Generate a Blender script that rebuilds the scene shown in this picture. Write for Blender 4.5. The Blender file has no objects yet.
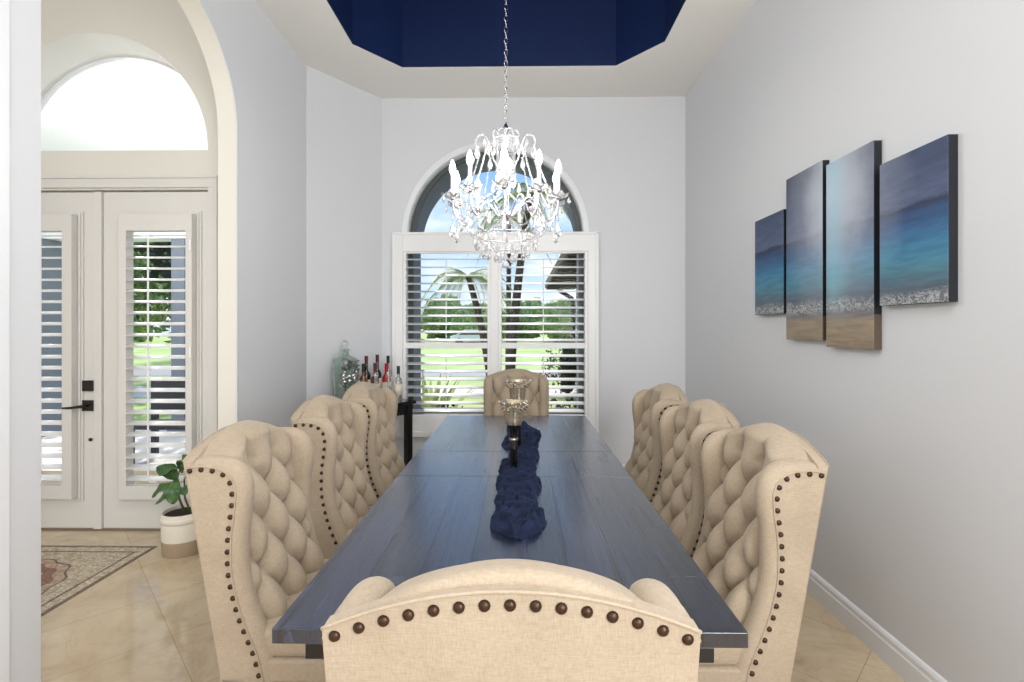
import bpy, bmesh, math, random
from mathutils import Vector, Matrix, noise, geometry
R = math.radians; PI = math.pi
S = bpy.context.scene
COL = S.collection
# ------------------------------------------------------------------ camera, view, sky, sun, big lights
F = 492.0
cd = bpy.data.cameras.new('camera'); cam = bpy.data.objects.new('camera', cd); COL.objects.link(cam)
cd.sensor_width = 36; cd.lens = F / 1024 * 36; cd.shift_y = -13 / 1024; cd.clip_start = .05; cd.clip_end = 500
cam.location = (0, 0, 1.44); cam.rotation_euler = (R(90), 0, R(.87))
S.camera = cam
S.view_settings.view_transform = 'Standard'; S.view_settings.look = 'None'
S.view_settings.gamma = 1; S.view_settings.use_curve_mapping = False
S.view_settings.exposure = 0.26

def sc(r, g, b):
    f = lambda v: v / 255 / 12.92 if v / 255 <= .04045 else ((v / 255 + .055) / 1.055) ** 2.4
    return (f(r), f(g), f(b), 1)

w = bpy.data.worlds.new('sky'); S.world = w; w.use_nodes = True
nt = w.node_tree; nt.nodes.clear()
def N(t, **k):
    n = nt.nodes.new(t)
    for a, v in k.items(): setattr(n, a, v)
    return n
out = N('ShaderNodeOutputWorld'); bg = N('ShaderNodeBackground'); tc = N('ShaderNodeTexCoord')
sep = N('ShaderNodeSeparateXYZ'); nt.links.new(tc.outputs['Generated'], sep.inputs[0])
cr = N('ShaderNodeValToRGB'); cr.color_ramp.elements[0].position = 0; cr.color_ramp.elements[0].color = sc(200, 225, 245)
cr.color_ramp.elements[1].position = .5; cr.color_ramp.elements[1].color = sc(70, 145, 225)
nt.links.new(sep.outputs[2], cr.inputs[0])
nz = N('ShaderNodeTexNoise'); nz.inputs['Scale'].default_value = 3.2; nz.inputs['Detail'].default_value = 7
mp = N('ShaderNodeMapping'); mp.inputs['Scale'].default_value = (1, 1, 2.5); mp.inputs['Location'].default_value = (.3, .1, 0)
nt.links.new(tc.outputs['Generated'], mp.inputs[0]); nt.links.new(mp.outputs[0], nz.inputs['Vector'])
cl = N('ShaderNodeValToRGB'); cl.color_ramp.elements[0].position = .47; cl.color_ramp.elements[1].position = .62
nt.links.new(nz.outputs['Fac'], cl.inputs[0])
mx = N('ShaderNodeMixRGB'); nt.links.new(cl.outputs[0], mx.inputs[0]); nt.links.new(cr.outputs[0], mx.inputs[1]); mx.inputs[2].default_value = (.95, .97, 1, 1)
nt.links.new(mx.outputs[0], bg.inputs[0]); bg.inputs[1].default_value = 1.1
nt.links.new(bg.outputs[0], out.inputs[0])

def light(name, kind, loc, rot, energy, color=(1, 1, 1), **k):
    l = bpy.data.lights.new(name, kind); l.energy = energy; l.color = color
    for a, v in k.items(): setattr(l, a, v)
    o = bpy.data.objects.new(name, l); COL.objects.link(o); o.location = loc; o.rotation_euler = rot
    return o
light('sun', 'SUN', (0, 0, 20), (R(-40), 0, R(14)), 3.7, (1, .96, .9), angle=R(.6))
light('rear_fill_light', 'AREA', (.0, -3.4, 2.1), (R(84), 0, 0), 46, (1, .985, .96), shape='RECTANGLE', size=3.2, size_y=2.8)  # unseen soft lamp added behind the camera to brighten the dining room
light('foyer_fill_light', 'AREA', (-3.6, -2.6, 2.3), (R(88), 0, 0), 102, (.98, .99, 1), shape='RECTANGLE', size=3.0, size_y=2.8)  # added fill out of view, lifts the foyer walls and arch
light('overhead_fill_light', 'AREA', (-.1, .7, 3.62), (0, 0, 0), 30, (1, .98, .95), shape='RECTANGLE', size=2.2, size_y=.6)  # overhead fill added above the frame, no ceiling fixture belongs to it
light('side_fill_light', 'AREA', (1.35, -1.2, 2.0), (R(86), 0, R(38)), 82, (.97, .98, 1), shape='RECTANGLE', size=1.2, size_y=1.8)  # fill added at the right rear for the left wall, no window there
light('porch_fill_light', 'POINT', (-2.7, 5.2, 2.95), (0, 0, 0), 38, (1, .98, .98), shadow_soft_size=.15)  # added to whiten the transom reveal and porch ceiling, no lantern there
light('porch_fill_light', 'POINT', (-4.7, 5.6, 2.95), (0, 0, 0), 60, (1, .98, .98), shadow_soft_size=.15)  # second added porch fill, off to the left

# ------------------------------------------------------------------ materials
MATS = {}
def mat(name, color, rough=.5, metal=0, spec=.5, **k):
    if name in MATS: return MATS[name]
    m = bpy.data.materials.new(name); m.use_nodes = True; b = m.node_tree.nodes['Principled BSDF']
    b.inputs['Base Color'].default_value = color; b.inputs['Roughness'].default_value = rough
    b.inputs['Metallic'].default_value = metal; b.inputs['Specular IOR Level'].default_value = spec
    for a, v in k.items(): b.inputs[a.replace('_', ' ')].default_value = v
    MATS[name] = m; return m
class G:
    "small node graph helper on one material"
    def __init__(s, m): s.t = m.node_tree; s.b = s.t.nodes['Principled BSDF']
    def n(s, t, **k):
        n = s.t.nodes.new(t)
        for a, v in k.items():
            if a.startswith('i_'): n.inputs[a[2:].replace('_', ' ')].default_value = v
            else: setattr(n, a, v)
        return n
    def l(s, a, b): s.t.links.new(a, b)
    def obj(s, scale=(1, 1, 1), rot=(0, 0, 0), world=False, loc=(0, 0, 0)):
        m = s.n('ShaderNodeMapping'); m.inputs['Scale'].default_value = scale; m.inputs['Rotation'].default_value = rot; m.inputs['Location'].default_value = loc
        if world: s.l(s.n('ShaderNodeNewGeometry').outputs['Position'], m.inputs[0])
        else: s.l(s.n('ShaderNodeTexCoord').outputs['Object'], m.inputs[0])
        return m.outputs[0]
    def noise(s, vec, scale, detail=3, rough=.5, dist=0):
        n = s.n('ShaderNodeTexNoise'); n.inputs['Scale'].default_value = scale; n.inputs['Detail'].default_value = detail
        n.inputs['Roughness'].default_value = rough; n.inputs['Distortion'].default_value = dist
        if vec: s.l(vec, n.inputs['Vector'])
        return n.outputs['Fac']
    def ramp(s, fac, stops):
        r = s.n('ShaderNodeValToRGB'); e = r.color_ramp.elements
        e[0].position, e[0].color = stops[0]; e[1].position, e[1].color = stops[-1]
        for p, c in stops[1:-1]: x = e.new(p); x.color = c
        s.l(fac, r.inputs[0]); return r.outputs[0]
    def mix(s, fac, a, b, mode='MIX'):
        m = s.n('ShaderNodeMixRGB', blend_type=mode)
        for i, v in enumerate((fac, a, b)):
            if hasattr(v, 'is_linked'): s.l(v, m.inputs[i])
            else: m.inputs[i].default_value = v
        return m.outputs[0]
    def math(s, op, a, b=0):
        m = s.n('ShaderNodeMath', operation=op)
        for i, v in enumerate((a, b)):
            if hasattr(v, 'is_linked'): s.l(v, m.inputs[i])
            else: m.inputs[i].default_value = v
        return m.outputs[0]
    def bump(s, h, strength=.3, dist=.01):
        b = s.n('ShaderNodeBump'); b.inputs['Strength'].default_value = strength; b.inputs['Distance'].default_value = dist
        s.l(h, b.inputs['Height']); s.l(b.outputs[0], s.b.inputs['Normal'])
def W(v): return (v, v, v, 1)

def paint(name, col, rough=.6, bump=.05):
    m = mat(name, col, rough); g = G(m); g.bump(g.noise(g.obj(world=True), 90, 3), bump, .004); return m
M_wall = paint('wall_paint', sc(216, 218, 222))
M_ceil = paint('ceiling_paint', sc(230, 228, 224))
M_foyer = paint('foyer_paint', sc(220, 217, 208))
M_navy = paint('navy_paint', sc(14, 36, 82), .5)
M_trim = mat('white_trim', sc(232, 234, 238), .35)
M_door = mat('door_paint', sc(216, 213, 208), .35)
M_shut = mat('shutter_white', sc(238, 238, 238), .35)
M_black = mat('black_wood', sc(18, 18, 20), .3)
M_bronze = mat('dark_bronze', sc(52, 48, 44), .35, .7)
M_stucco = paint('grey_blue_stucco', sc(120, 128, 140), .9, .3)
M_bframe = mat('dark_window_frame', sc(70, 78, 80), .5)
M_porch = paint('porch_white', sc(240, 240, 238), .8)

def glassmat():
    m = bpy.data.materials.new('window_glass'); m.use_nodes = True; t = m.node_tree; t.nodes.clear()
    o = t.nodes.new('ShaderNodeOutputMaterial'); mi = t.nodes.new('ShaderNodeMixShader'); tr = t.nodes.new('ShaderNodeBsdfTransparent')
    gl = t.nodes.new('ShaderNodeBsdfGlossy'); gl.inputs['Roughness'].default_value = .02; fr = t.nodes.new('ShaderNodeFresnel'); fr.inputs[0].default_value = 1.12
    t.links.new(fr.outputs[0], mi.inputs[0]); t.links.new(tr.outputs[0], mi.inputs[1]); t.links.new(gl.outputs[0], mi.inputs[2]); t.links.new(mi.outputs[0], o.inputs[0])
    return m
M_pane = glassmat()

def m_fabric():
    m = mat('beige_linen', sc(204, 188, 164), .85, 0, .25); g = G(m)
    v = g.obj()
    a = g.noise(g.obj((40, 40, 260)), 1.6, 3); b = g.noise(g.obj((260, 260, 40)), 1.6, 3)
    wv = g.math('ADD', a, b)
    c = g.ramp(g.math('MULTIPLY', wv, .5), [(.3, sc(170, 153, 131)), (.5, sc(183, 167, 146)), (.72, sc(193, 179, 159))])
    bl = g.ramp(g.noise(v, 6, 3), [(.3, sc(225, 220, 215)), (.7, W(1))])
    g.l(g.mix(.5, c, bl, 'MULTIPLY'), g.b.inputs['Base Color'])
    g.bump(wv, .18, .0015)
    m.node_tree.nodes['Principled BSDF'].inputs['Sheen Weight'].default_value = .15
    return m
M_fab = m_fabric()
M_nail = mat('bronze_nail', sc(74, 56, 44), .38, .8)
M_leg = mat('dark_walnut', sc(48, 34, 26), .4)

def m_table():
    m = mat('distressed_blue_black_wood', sc(22, 26, 38), .38, 0, .8); g = G(m)
    v = g.obj(rot=(0, 0, R(90)), world=True)
    br = g.n('ShaderNodeTexBrick'); g.l(v, br.inputs['Vector'])
    br.offset = .37; br.squash = 1.0
    br.inputs['Scale'].default_value = 1; br.inputs['Brick Width'].default_value = 1.35; br.inputs['Row Height'].default_value = .135
    br.inputs['Mortar Size'].default_value = .006; br.inputs['Mortar Smooth'].default_value = .3; br.inputs['Bias'].default_value = 0
    br.inputs['Color1'].default_value = sc(13, 16, 26); br.inputs['Color2'].default_value = sc(36, 44, 72); br.inputs['Mortar'].default_value = sc(8, 9, 12)
    st = g.noise(g.obj((60, 3.0, 3), world=True), 1.0, 6, .65, .6)
    c = g.mix(.7, br.outputs['Color'], g.ramp(st, [(.3, sc(105, 110, 125)), (.62, sc(215, 220, 235)), (.8, W(1.6))]), 'MULTIPLY')
    ch = g.ramp(g.noise(g.obj((5, 95, 3), world=True), 1.0, 3, .6, .3), [(.38, W(.45)), (.5, W(1))]); cm = g.ramp(g.noise(g.obj((7, 2.2, 3), world=True, loc=(3, 8, 0)), 1.2, 3), [(.5, W(0)), (.6, W(.8))])
    c = g.mix(cm, c, g.mix(1, c, ch, 'MULTIPLY'))
    pt = g.ramp(g.noise(g.obj((9, 3.2, 3), world=True), 1.3, 5, .7, .8), [(.56, W(0)), (.66, W(1))])
    c = g.mix(g.mix(1, pt, W(.35), 'MULTIPLY'), c, sc(80, 90, 122))
    g.l(c, g.b.inputs['Base Color'])
    r = g.ramp(st, [(.2, W(.16)), (.8, W(.32))]); g.l(r, g.b.inputs['Roughness'])
    h = g.mix(1, g.ramp(br.outputs['Fac'], [(0, W(1)), (1, W(.0))]), g.ramp(st, [(.3, W(.75)), (.7, W(1))]), 'MULTIPLY')
    g.bump(h, .8, .006)
    g.b.inputs['Coat Weight'].default_value = .9; g.b.inputs['Coat Roughness'].default_value = .2; g.b.inputs['Coat Tint'].default_value = (.9, .94, 1, 1); return m
M_table = m_table()

def m_floor():
    m = mat('polished_marble_tile', sc(205, 188, 160), .09, 0, .6); g = G(m)
    v = g.obj(rot=(0, 0, R(45)), world=True)
    br = g.n('ShaderNodeTexBrick'); g.l(v, br.inputs['Vector']); br.offset = 0; br.offset_frequency = 1
    br.inputs['Scale'].default_value = 1; br.inputs['Brick Width'].default_value = .46; br.inputs['Row Height'].default_value = .46
    br.inputs['Mortar Size'].default_value = .0016; br.inputs['Mortar Smooth'].default_value = .2
    br.inputs['Color1'].default_value = sc(214, 200, 178); br.inputs['Color2'].default_value = sc(222, 209, 188); br.inputs['Mortar'].default_value = sc(178, 160, 134)
    n = g.noise(g.obj(world=True), 2.6, 8, .68, .5)
    cl = g.ramp(n, [(.28, sc(186, 168, 144)), (.42, sc(222, 210, 190)), (.62, sc(246, 238, 222)), (.8, sc(215, 198, 174))])
    c = g.mix(.8, br.outputs['Color'], cl, 'MULTIPLY')
    vn = g.ramp(g.math('ABSOLUTE', g.math('SUBTRACT', g.noise(g.obj(world=True, loc=(4, 2, 0)), 2.3, 6, .6, 1.5), .5)), [(0, W(1)), (.02, W(0))])
    c = g.mix(g.mix(1, vn, W(.16), 'MULTIPLY'), c, sc(150, 120, 92))
    g.l(c, g.b.inputs['Base Color']); g.l(g.ramp(n, [(.3, W(.07)), (.7, W(.13))]), g.b.inputs['Roughness']); return m
M_floor = m_floor()

# ------------------------------------------------------------------ geometry helpers
class MB:
    def __init__(s): s.v = []; s.f = []
    def add(s, vs, fs):
        o = len(s.v); s.v += [tuple(v) for v in vs]; s.f += [tuple(i + o for i in f) for f in fs]; return s
    def box(s, x0, x1, y0, y1, z0, z1, M=None):
        vs = [Vector((x, y, z)) for z in (z0, z1) for y in (y0, y1) for x in (x0, x1)]
        if M: vs = [M @ v for v in vs]
        return s.add(vs, [(0, 2, 3, 1), (4, 5, 7, 6), (0, 1, 5, 4), (2, 6, 7, 3), (0, 4, 6, 2), (1, 3, 7, 5)])
    def lathe(s, prof, n=24, c=(0, 0, 0), M=None):
        vs = []; fs = []
        for r, z in prof:
            for k in range(n):
                a = 2 * PI * k / n; v = Vector((c[0] + r * math.cos(a), c[1] + r * math.sin(a), c[2] + z)); vs.append(M @ v if M else v)
        for i in range(len(prof) - 1):
            for k in range(n):
                k2 = (k + 1) % n; fs.append((i * n + k, i * n + k2, (i + 1) * n + k2, (i + 1) * n + k))
        if prof[0][0] > 1e-5: fs.append(tuple(range(n - 1, -1, -1)))
        if prof[-1][0] > 1e-5: fs.append(tuple((len(prof) - 1) * n + k for k in range(n)))
        return s.add(vs, fs)
    def tube(s, pts, r, n=8, closed=False):
        pts = [Vector(p) for p in pts]; m = len(pts)
        rs = r if isinstance(r, (list, tuple)) else [r] * m
        vs = []; fs = []; up = Vector((0, 0, 1)); prev = None
        for i, p in enumerate(pts):
            a = pts[(i - 1) % m] if (closed or i) else p; b = pts[(i + 1) % m] if (closed or i < m - 1) else p
            t = (b - a).normalized() if (b - a).length > 1e-9 else Vector((0, 0, 1))
            if prev is None:
                u = t.orthogonal().normalized()
            else:
                u = (prev - t * prev.dot(t)); u = u.normalized() if u.length > 1e-6 else t.orthogonal().normalized()
            prev = u; q = t.cross(u)
            for k in range(n):
                an = 2 * PI * k / n; vs.append(p + (u * math.cos(an) + q * math.sin(an)) * rs[i])
        for i in range(m if closed else m - 1):
            j = (i + 1) % m
            for k in range(n):
                k2 = (k + 1) % n; fs.append((i * n + k, i * n + k2, j * n + k2, j * n + k))
        if not closed: fs += [tuple(range(n - 1, -1, -1)), tuple((m - 1) * n + k for k in range(n))]
        return s.add(vs, fs)
    def ball(s, c, r, n=10, m=6, sz=1.0):
        return s.lathe([(max(1e-6, r * math.sin(PI * i / m)), -r * sz * math.cos(PI * i / m)) for i in range(m + 1)], n, c)
    def grid(s, fn, nu, nv, flip=False, wrapu=False):
        vs = [fn(i / (nu if wrapu else nu - 1), j / (nv - 1)) for j in range(nv) for i in range(nu)]; fs = []
        for j in range(nv - 1):
            for i in range(nu if wrapu else nu - 1):
                i2 = (i + 1) % nu; q = (j * nu + i, j * nu + i2, (j + 1) * nu + i2, (j + 1) * nu + i)
                fs.append(q[::-1] if flip else q)
        return s.add(vs, fs)
    def prism(s, outer, holes, origin, U, V, T):
        "polygon with holes in the (U,V) plane, thickness vector T"
        O, U, V, T = map(Vector, (origin, U, V, T)); loops = [outer] + list(holes)
        tri = geometry.tessellate_polygon([[Vector((a, b, 0)) for a, b in lp] for lp in loops])
        flat = [p for lp in loops for p in lp]; n = len(flat)
        vs = [O + U * a + V * b for a, b in flat]; vs += [v + T for v in vs]
        fs = [tuple(t) for t in tri] + [tuple(i + n for i in reversed(t)) for t in tri]
        o = 0
        for lp in loops:
            k = len(lp)
            for i in range(k): j = (i + 1) % k; fs.append((o + i, o + j, o + j + n, o + i + n))
            o += k
        return s.add(vs, fs)
    def build(s, name, m, parent=None, smooth=False, bevel=0, seg=2, auto=None, recalc=True):
        me = bpy.data.meshes.new(name); me.from_pydata(s.v, [], s.f); me.validate()
        if recalc:
            b = bmesh.new(); b.from_mesh(me); bmesh.ops.remove_doubles(b, verts=b.verts, dist=1e-6); bmesh.ops.recalc_face_normals(b, faces=b.faces); b.to_mesh(me); b.free()
        me.materials.append(m)
        o = bpy.data.objects.new(name, me); COL.objects.link(o)
        if smooth:
            for p in me.polygons: p.use_smooth = True
            if auto: me.set_sharp_from_angle(angle=R(auto))
        if bevel:
            md = o.modifiers.new('bevel', 'BEVEL'); md.width = bevel; md.segments = seg; md.limit_method = 'ANGLE'; md.angle_limit = R(40)
        if parent: o.parent = parent
        return o
def tag(o, label=None, cat=None, group=None, kind=None):
    if label: o['label'] = label
    if cat: o['category'] = cat
    if group: o['group'] = group
    if kind: o['kind'] = kind
    return o
def thing(name, label, cat, loc=(0, 0, 0), rz=0, group=None, kind=None):
    o = bpy.data.objects.new(name, None); COL.objects.link(o); o.location = loc; o.rotation_euler = (0, 0, rz); o.empty_display_size = .1
    return tag(o, label, cat, group, kind)
def kids(o): return [c for c in bpy.data.objects if c.parent == o]
def copy_tree(o, parent=None, ch=None):
    if ch is None:
        ch = {}
        for c in bpy.data.objects:
            if c.parent: ch.setdefault(c.parent.name, []).append(c)
    c = o.copy(); COL.objects.link(c)
    if parent: c.parent = parent
    for k in ch.get(o.name, []): copy_tree(k, c, ch)
    return c
def struct(o): o['kind'] = 'structure'; return o
def arc(cx, cz, r, a0, a1, n=48): return [(cx + r * math.cos(R(a0 + (a1 - a0) * i / n)), cz + r * math.sin(R(a0 + (a1 - a0) * i / n))) for i in range(n + 1)]
def spline(P, n):
    "Catmull-Rom resample to n points"
    P = [Vector(p) for p in P]; m = len(P) - 1; o = []
    for k in range(n):
        t = k / (n - 1) * m; i = min(int(t), m - 1); t -= i
        p0 = P[i - 1] if i else P[0] * 2 - P[1]; p1, p2 = P[i], P[i + 1]; p3 = P[i + 2] if i + 2 <= m else P[m] * 2 - P[m - 1]
        o.append(.5 * ((2 * p1) + (p2 - p0) * t + (2 * p0 - 5 * p1 + 4 * p2 - p3) * t * t + (3 * p1 - p0 - 3 * p2 + p3) * t ** 3))
    return o
X, Y, Z = (1, 0, 0), (0, 1, 0), (0, 0, 1)

# ------------------------------------------------------------------ the shell
XR, XL, YB, H = 1.59, -1.80, 4.74, 3.66
FY = 3.45          # entry wall inner face
struct(MB().box(-5.6, 1.75, -4.2, 4.9, -.08, 0).build('floor', M_floor))
struct(MB().box(-5.72, XR + .15, -4.35, -4.2, 0, 4.36).build('wall_rear', M_wall))
struct(MB().box(XR, XR + .15, -4.2, YB + .15, 0, H + .7).build('wall_right', M_wall))
wcx = -.232
hole = [(wcx + .86, .60), (wcx + .86, 2.25), (wcx + .84, 2.25)] + arc(wcx, 2.335, .84, 0, 180) + [(wcx - .84, 2.25), (wcx - .86, 2.25), (wcx - .86, .60)]
CA, CB = (-1.80, 4.13), (-1.33, YB)   # chamfered corner
struct(MB().prism([(CB[0] - .12, 0), (XR, 0), (XR, H), (CB[0] - .12, H)], [hole], (0, YB, 0), X, Z, (0, .15, 0)).build('wall_back', M_wall))
struct(MB().prism([CA, (CA[0] - .12, CA[1] + .02), (CB[0] - .12, CB[1] + .12), CB], [], (0, 0, 0), X, Y, (0, 0, H)).build('wall_corner', M_wall))
# left wall with the arched opening into the foyer  (U = world y)
ya, yb = 1.824, 3.109; yc = (ya + yb) / 2; ra = (yb - ya) / 2
outl = [(-4.2, 0), (ya, 0), (ya, 2.70)] + arc(yc, 2.70, ra, 180, 0)[1:-1] + [(yb, 2.70), (yb, 0), (CA[1], 0), (CA[1], 4.3), (-4.2, 4.3)]
struct(MB().prism(outl, [], (XL - .12, 0, 0), Y, Z, (.12, 0, 0)).build('wall_left', M_wall))
# soffit lining of the arch in the foyer colour
jl = MB(); path = [(ya, 0), (ya, 2.70)] + arc(yc, 2.70, ra, 180, 0)[1:-1] + [(yb, 2.70), (yb, 0)]
inn = [(ya + .004, 0), (ya + .004, 2.70)] + arc(yc, 2.70, ra - .004, 180, 0)[1:-1] + [(yb - .004, 2.70), (yb - .004, 0)]
jl.prism(path + inn[::-1], [], (XL - .121, 0, 0), Y, Z, (.115, 0, 0)); struct(jl.build('trim_1', M_foyer))
struct(MB().box(XL, XL + .012, -4.2, 1.701, 0, H).build('trim_2', M_trim, bevel=.003))
# ceiling with the octagonal tray
tx0, tx1, ty0, ty1, tcx, tcy, th = -1.31, 1.13, 1.15, 4.19, .31, .35, .55
octo = [(tx0 + tcx, ty0), (tx1 - tcx, ty0), (tx1, ty0 + tcy), (tx1, ty1 - tcy), (tx1 - tcx, ty1), (tx0 + tcx, ty1), (tx0, ty1 - tcy), (tx0, ty0 + tcy)]
struct(MB().prism([(XL - .0, -4.2), (XR, -4.2), (XR, YB), (CB[0], YB), (CB[0] - .05, YB), (XL, CA[1] + .05)], [octo], (0, 0, H), X, Y, (0, 0, .008)).build('ceiling', M_ceil))
tr = MB()
big = [((a - (tx0 + tx1) / 2) * 1.02 + (tx0 + tx1) / 2, (b - (ty0 + ty1) / 2) * 1.015 + (ty0 + ty1) / 2) for a, b in octo]
tr.prism(big, [octo], (0, 0, H + .008), X, Y, (0, 0, th + .042)); tr.prism(big, [], (0, 0, H + .05 + th), X, Y, (0, 0, .03))
struct(tr.build('ceiling', M_navy))
# baseboards
def baseboard(name, x0, y0, x1, y1, side):
    L = Vector((x1 - x0, y1 - y0, 0)); d = L.normalized(); n = Vector((-d.y, d.x, 0)) * side
    prof = [(0, 0), (.017, 0), (.017, .085), (.013, .092), (.013, .112), (.008, .122), (0, .128)]
    m = MB(); vs = [Vector((x0, y0, 0)) + n * a + Vector((0, 0, z)) for a, z in prof]; k = len(vs)
    vs += [v + L for v in vs]; m.add(vs, [tuple(range(k)), tuple(range(2 * k - 1, k - 1, -1))] + [(i, (i + 1) % k, (i + 1) % k + k, i + k) for i in range(k)])
    struct(m.build(name, M_trim))
baseboard('baseboard_right', XR, -4.2, XR, YB, 1)
baseboard('baseboard_back', CB[0], YB, XR, YB, -1)
baseboard('baseboard_corner', CA[0], CA[1], CB[0], CB[1], -1)
baseboard('baseboard_left', XL, yb, XL, CA[1], -1)

# ------------------------------------------------------------------ foyer
tcxx, tz, trr = -3.04, 2.70, .835
dx0, dxm, dx1, dh = -3.735, -2.97, -2.205, 2.42
tran = arc(tcxx, tz, trr, 0, 180)
struct(MB().prism([(-5.6, 0), (dx0, 0), (dx0, dh), (dx1, dh), (dx1, 0), (XL - .12, 0), (XL - .12, 4.3), (-5.6, 4.3)], [tran], (0, FY, 0), X, Z, (0, .34, 0)).build('wall_foyer', M_foyer))
struct(MB().box(-5.72, -5.6, -4.2, 3.8, 0, 4.3).build('wall_foyer_left', M_foyer))
struct(MB().box(-5.6, XL - .12, -4.2, 3.8, 4.3, 4.36).build('ceiling', M_ceil))
# door header casing
c = MB(); c.box(dx0 - .02, dx1 + .075, FY - .02, FY, dh + .012, dh + .10); c.box(dx0 - .02, dx1 + .085, FY - .032, FY, dh + .075, dh + .095)
c.box(dx1 + .01, dx1 + .075, FY - .02, FY, 0, dh + .012)
struct(c.build('trim_5', M_door, bevel=.003))
# transom window, glazed at the outer side of the reveal
t = thing('window_2', None, None); struct(t)
MB().prism(arc(tcxx, tz, trr + .004, 0, 180) + arc(tcxx, tz, trr - .003, 180, 0), [], (0, FY + .002, 0), X, Z, (0, .3, 0)).build('reveal', M_porch, t, smooth=True, auto=40)
fr = MB().prism(arc(tcxx, tz, trr, 0, 180), [arc(tcxx, tz + .03, trr - .045, 0, 180)], (0, FY + .30, 0), X, Z, (0, .03, 0)); fr.build('window_frame', M_trim, t)
MB().prism(arc(tcxx, tz + .03, trr - .04, 0, 180), [], (0, FY + .312, 0), X, Z, (0, .004, 0)).build('pane', M_pane, t)

def louvres(m, x0, x1, y, zs, tilt, wd=.085, thk=.012):
    for z in zs:
        ring = []
        for k in range(10):
            a = 2 * PI * k / 10; u = wd / 2 * math.cos(a); v = thk / 2 * math.sin(a)
            ring.append((y + u * math.cos(tilt) - v * math.sin(tilt), z + u * math.sin(tilt) + v * math.cos(tilt)))
        vs = [(x0, a, b) for a, b in ring] + [(x1, a, b) for a, b in ring]
        m.add(vs, [tuple(range(10)), tuple(range(19, 9, -1))] + [(i, (i + 1) % 10, (i + 1) % 10 + 10, i + 10) for i in range(10)])

def leaf(name, a, b, sx0, sx1, ox0, ox1, rodx):
    d = thing(name, None, None); struct(d)
    z0, z1 = .21, 2.27
    # slab with the glazed opening
    MB().prism([(a + .002, .012), (b - .002, .012), (b - .002, dh - .012), (a + .002, dh - .012)], [[(sx0 + .05, z0 + .05), (sx1 - .05, z0 + .05), (sx1 - .05, z1 - .05), (sx0 + .05, z1 - .05)]], (0, FY + .015, 0), X, Z, (0, .045, 0)).build('door_leaf', M_door, d, bevel=.002)
    rect = lambda p, q, e, f: [(p, e), (q, e), (q, f), (p, f)]
    mo = MB().prism(rect(sx0, sx1, z0, z1), [rect(sx0 + .028, sx1 - .028, z0 + .028, z1 - .028)], (0, FY + .002, 0), X, Z, (0, .015, 0))
    mo.prism(rect(sx0 + .012, sx1 - .012, z0 + .012, z1 - .012), [rect(sx0 + .028, sx1 - .028, z0 + .028, z1 - .028)], (0, FY - .008, 0), X, Z, (0, .012, 0))
    mo.build('moulding', M_door, d, bevel=.002)
    MB().box(sx0 + .045, sx1 - .045, FY + .032, FY + .038, z0 + .045, z1 - .045).build('pane', M_pane, d)
    sp = MB().prism(rect(sx0 + .03, sx1 - .03, z0 + .03, z1 - .03), [rect(ox0, ox1, .335, 2.12)], (0, FY - .055, 0), X, Z, (0, .058, 0))
    s_ = sp.build('shutter_frame', M_door, d, bevel=.003)
    lm = MB(); louvres(lm, ox0 + .002, ox1 - .002, FY - .028, [.385 + .0775 * i for i in range(23)], R(15), .074)
    lm.build('louvers', M_shut, d, smooth=True)
    rd = MB().tube([(rodx, FY - .075, .40), (rodx, FY - .075, 2.09)], .006, 6); rd.tube([(rodx, FY - .075, .40), (rodx + .01, FY - .078, .375), (rodx + .06, FY - .078, .37)], .004, 6)
    rd.build('tilt_rod', M_shut, d)
    return d
dr = leaf('door_1', dxm, dx1, -2.835, -2.255, -2.75, -2.33, -2.577)
hm = MB()
for z in (2.02, 1.27, .5): hm.box(-2.30, -2.285, FY - .062, FY - .05, z - .035, z + .035)
hm.build('hinge', M_trim, dr)
dl = leaf('door_2', dx0, dxm, -3.685, -3.105, -3.62, -3.205, -3.45)
MB().box(dxm - .055, dxm + .0, FY - .002, FY + .014, .012, dh - .012).build('astragal', M_door, dl, bevel=.002)
def plate(name, z):
    return MB().box(-3.098, -3.022, FY - .014, FY + .0, z - .038, z + .038).build(name, M_bronze, dl, bevel=.003)
plate('deadbolt', 1.03); lv = plate('handle_rose', .89)
MB().tube([(-3.06, FY - .012, .89), (-3.06, FY - .05, .89), (-3.08, FY - .055, .888), (-3.15, FY - .055, .88), (-3.20, FY - .052, .878)], [.011, .011, .011, .009, .008], 8).build('lever', M_bronze, lv, smooth=True)
MB().lathe([(.0001, 0), (.012, 0), (.012, .008), (.0001, .01)], 14, (0, 0, 0), Matrix.Translation((-3.055, FY + .012, .645)) @ Matrix.Rotation(R(90), 4, 'X')).build('door_stop_knob', M_bronze, dl)
struct(MB().box(dx0, dx1, FY + .0, FY + .2, -.0, .012).build('trim_6', mat('threshold', sc(120, 104, 84), .4), bevel=.003))

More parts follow.
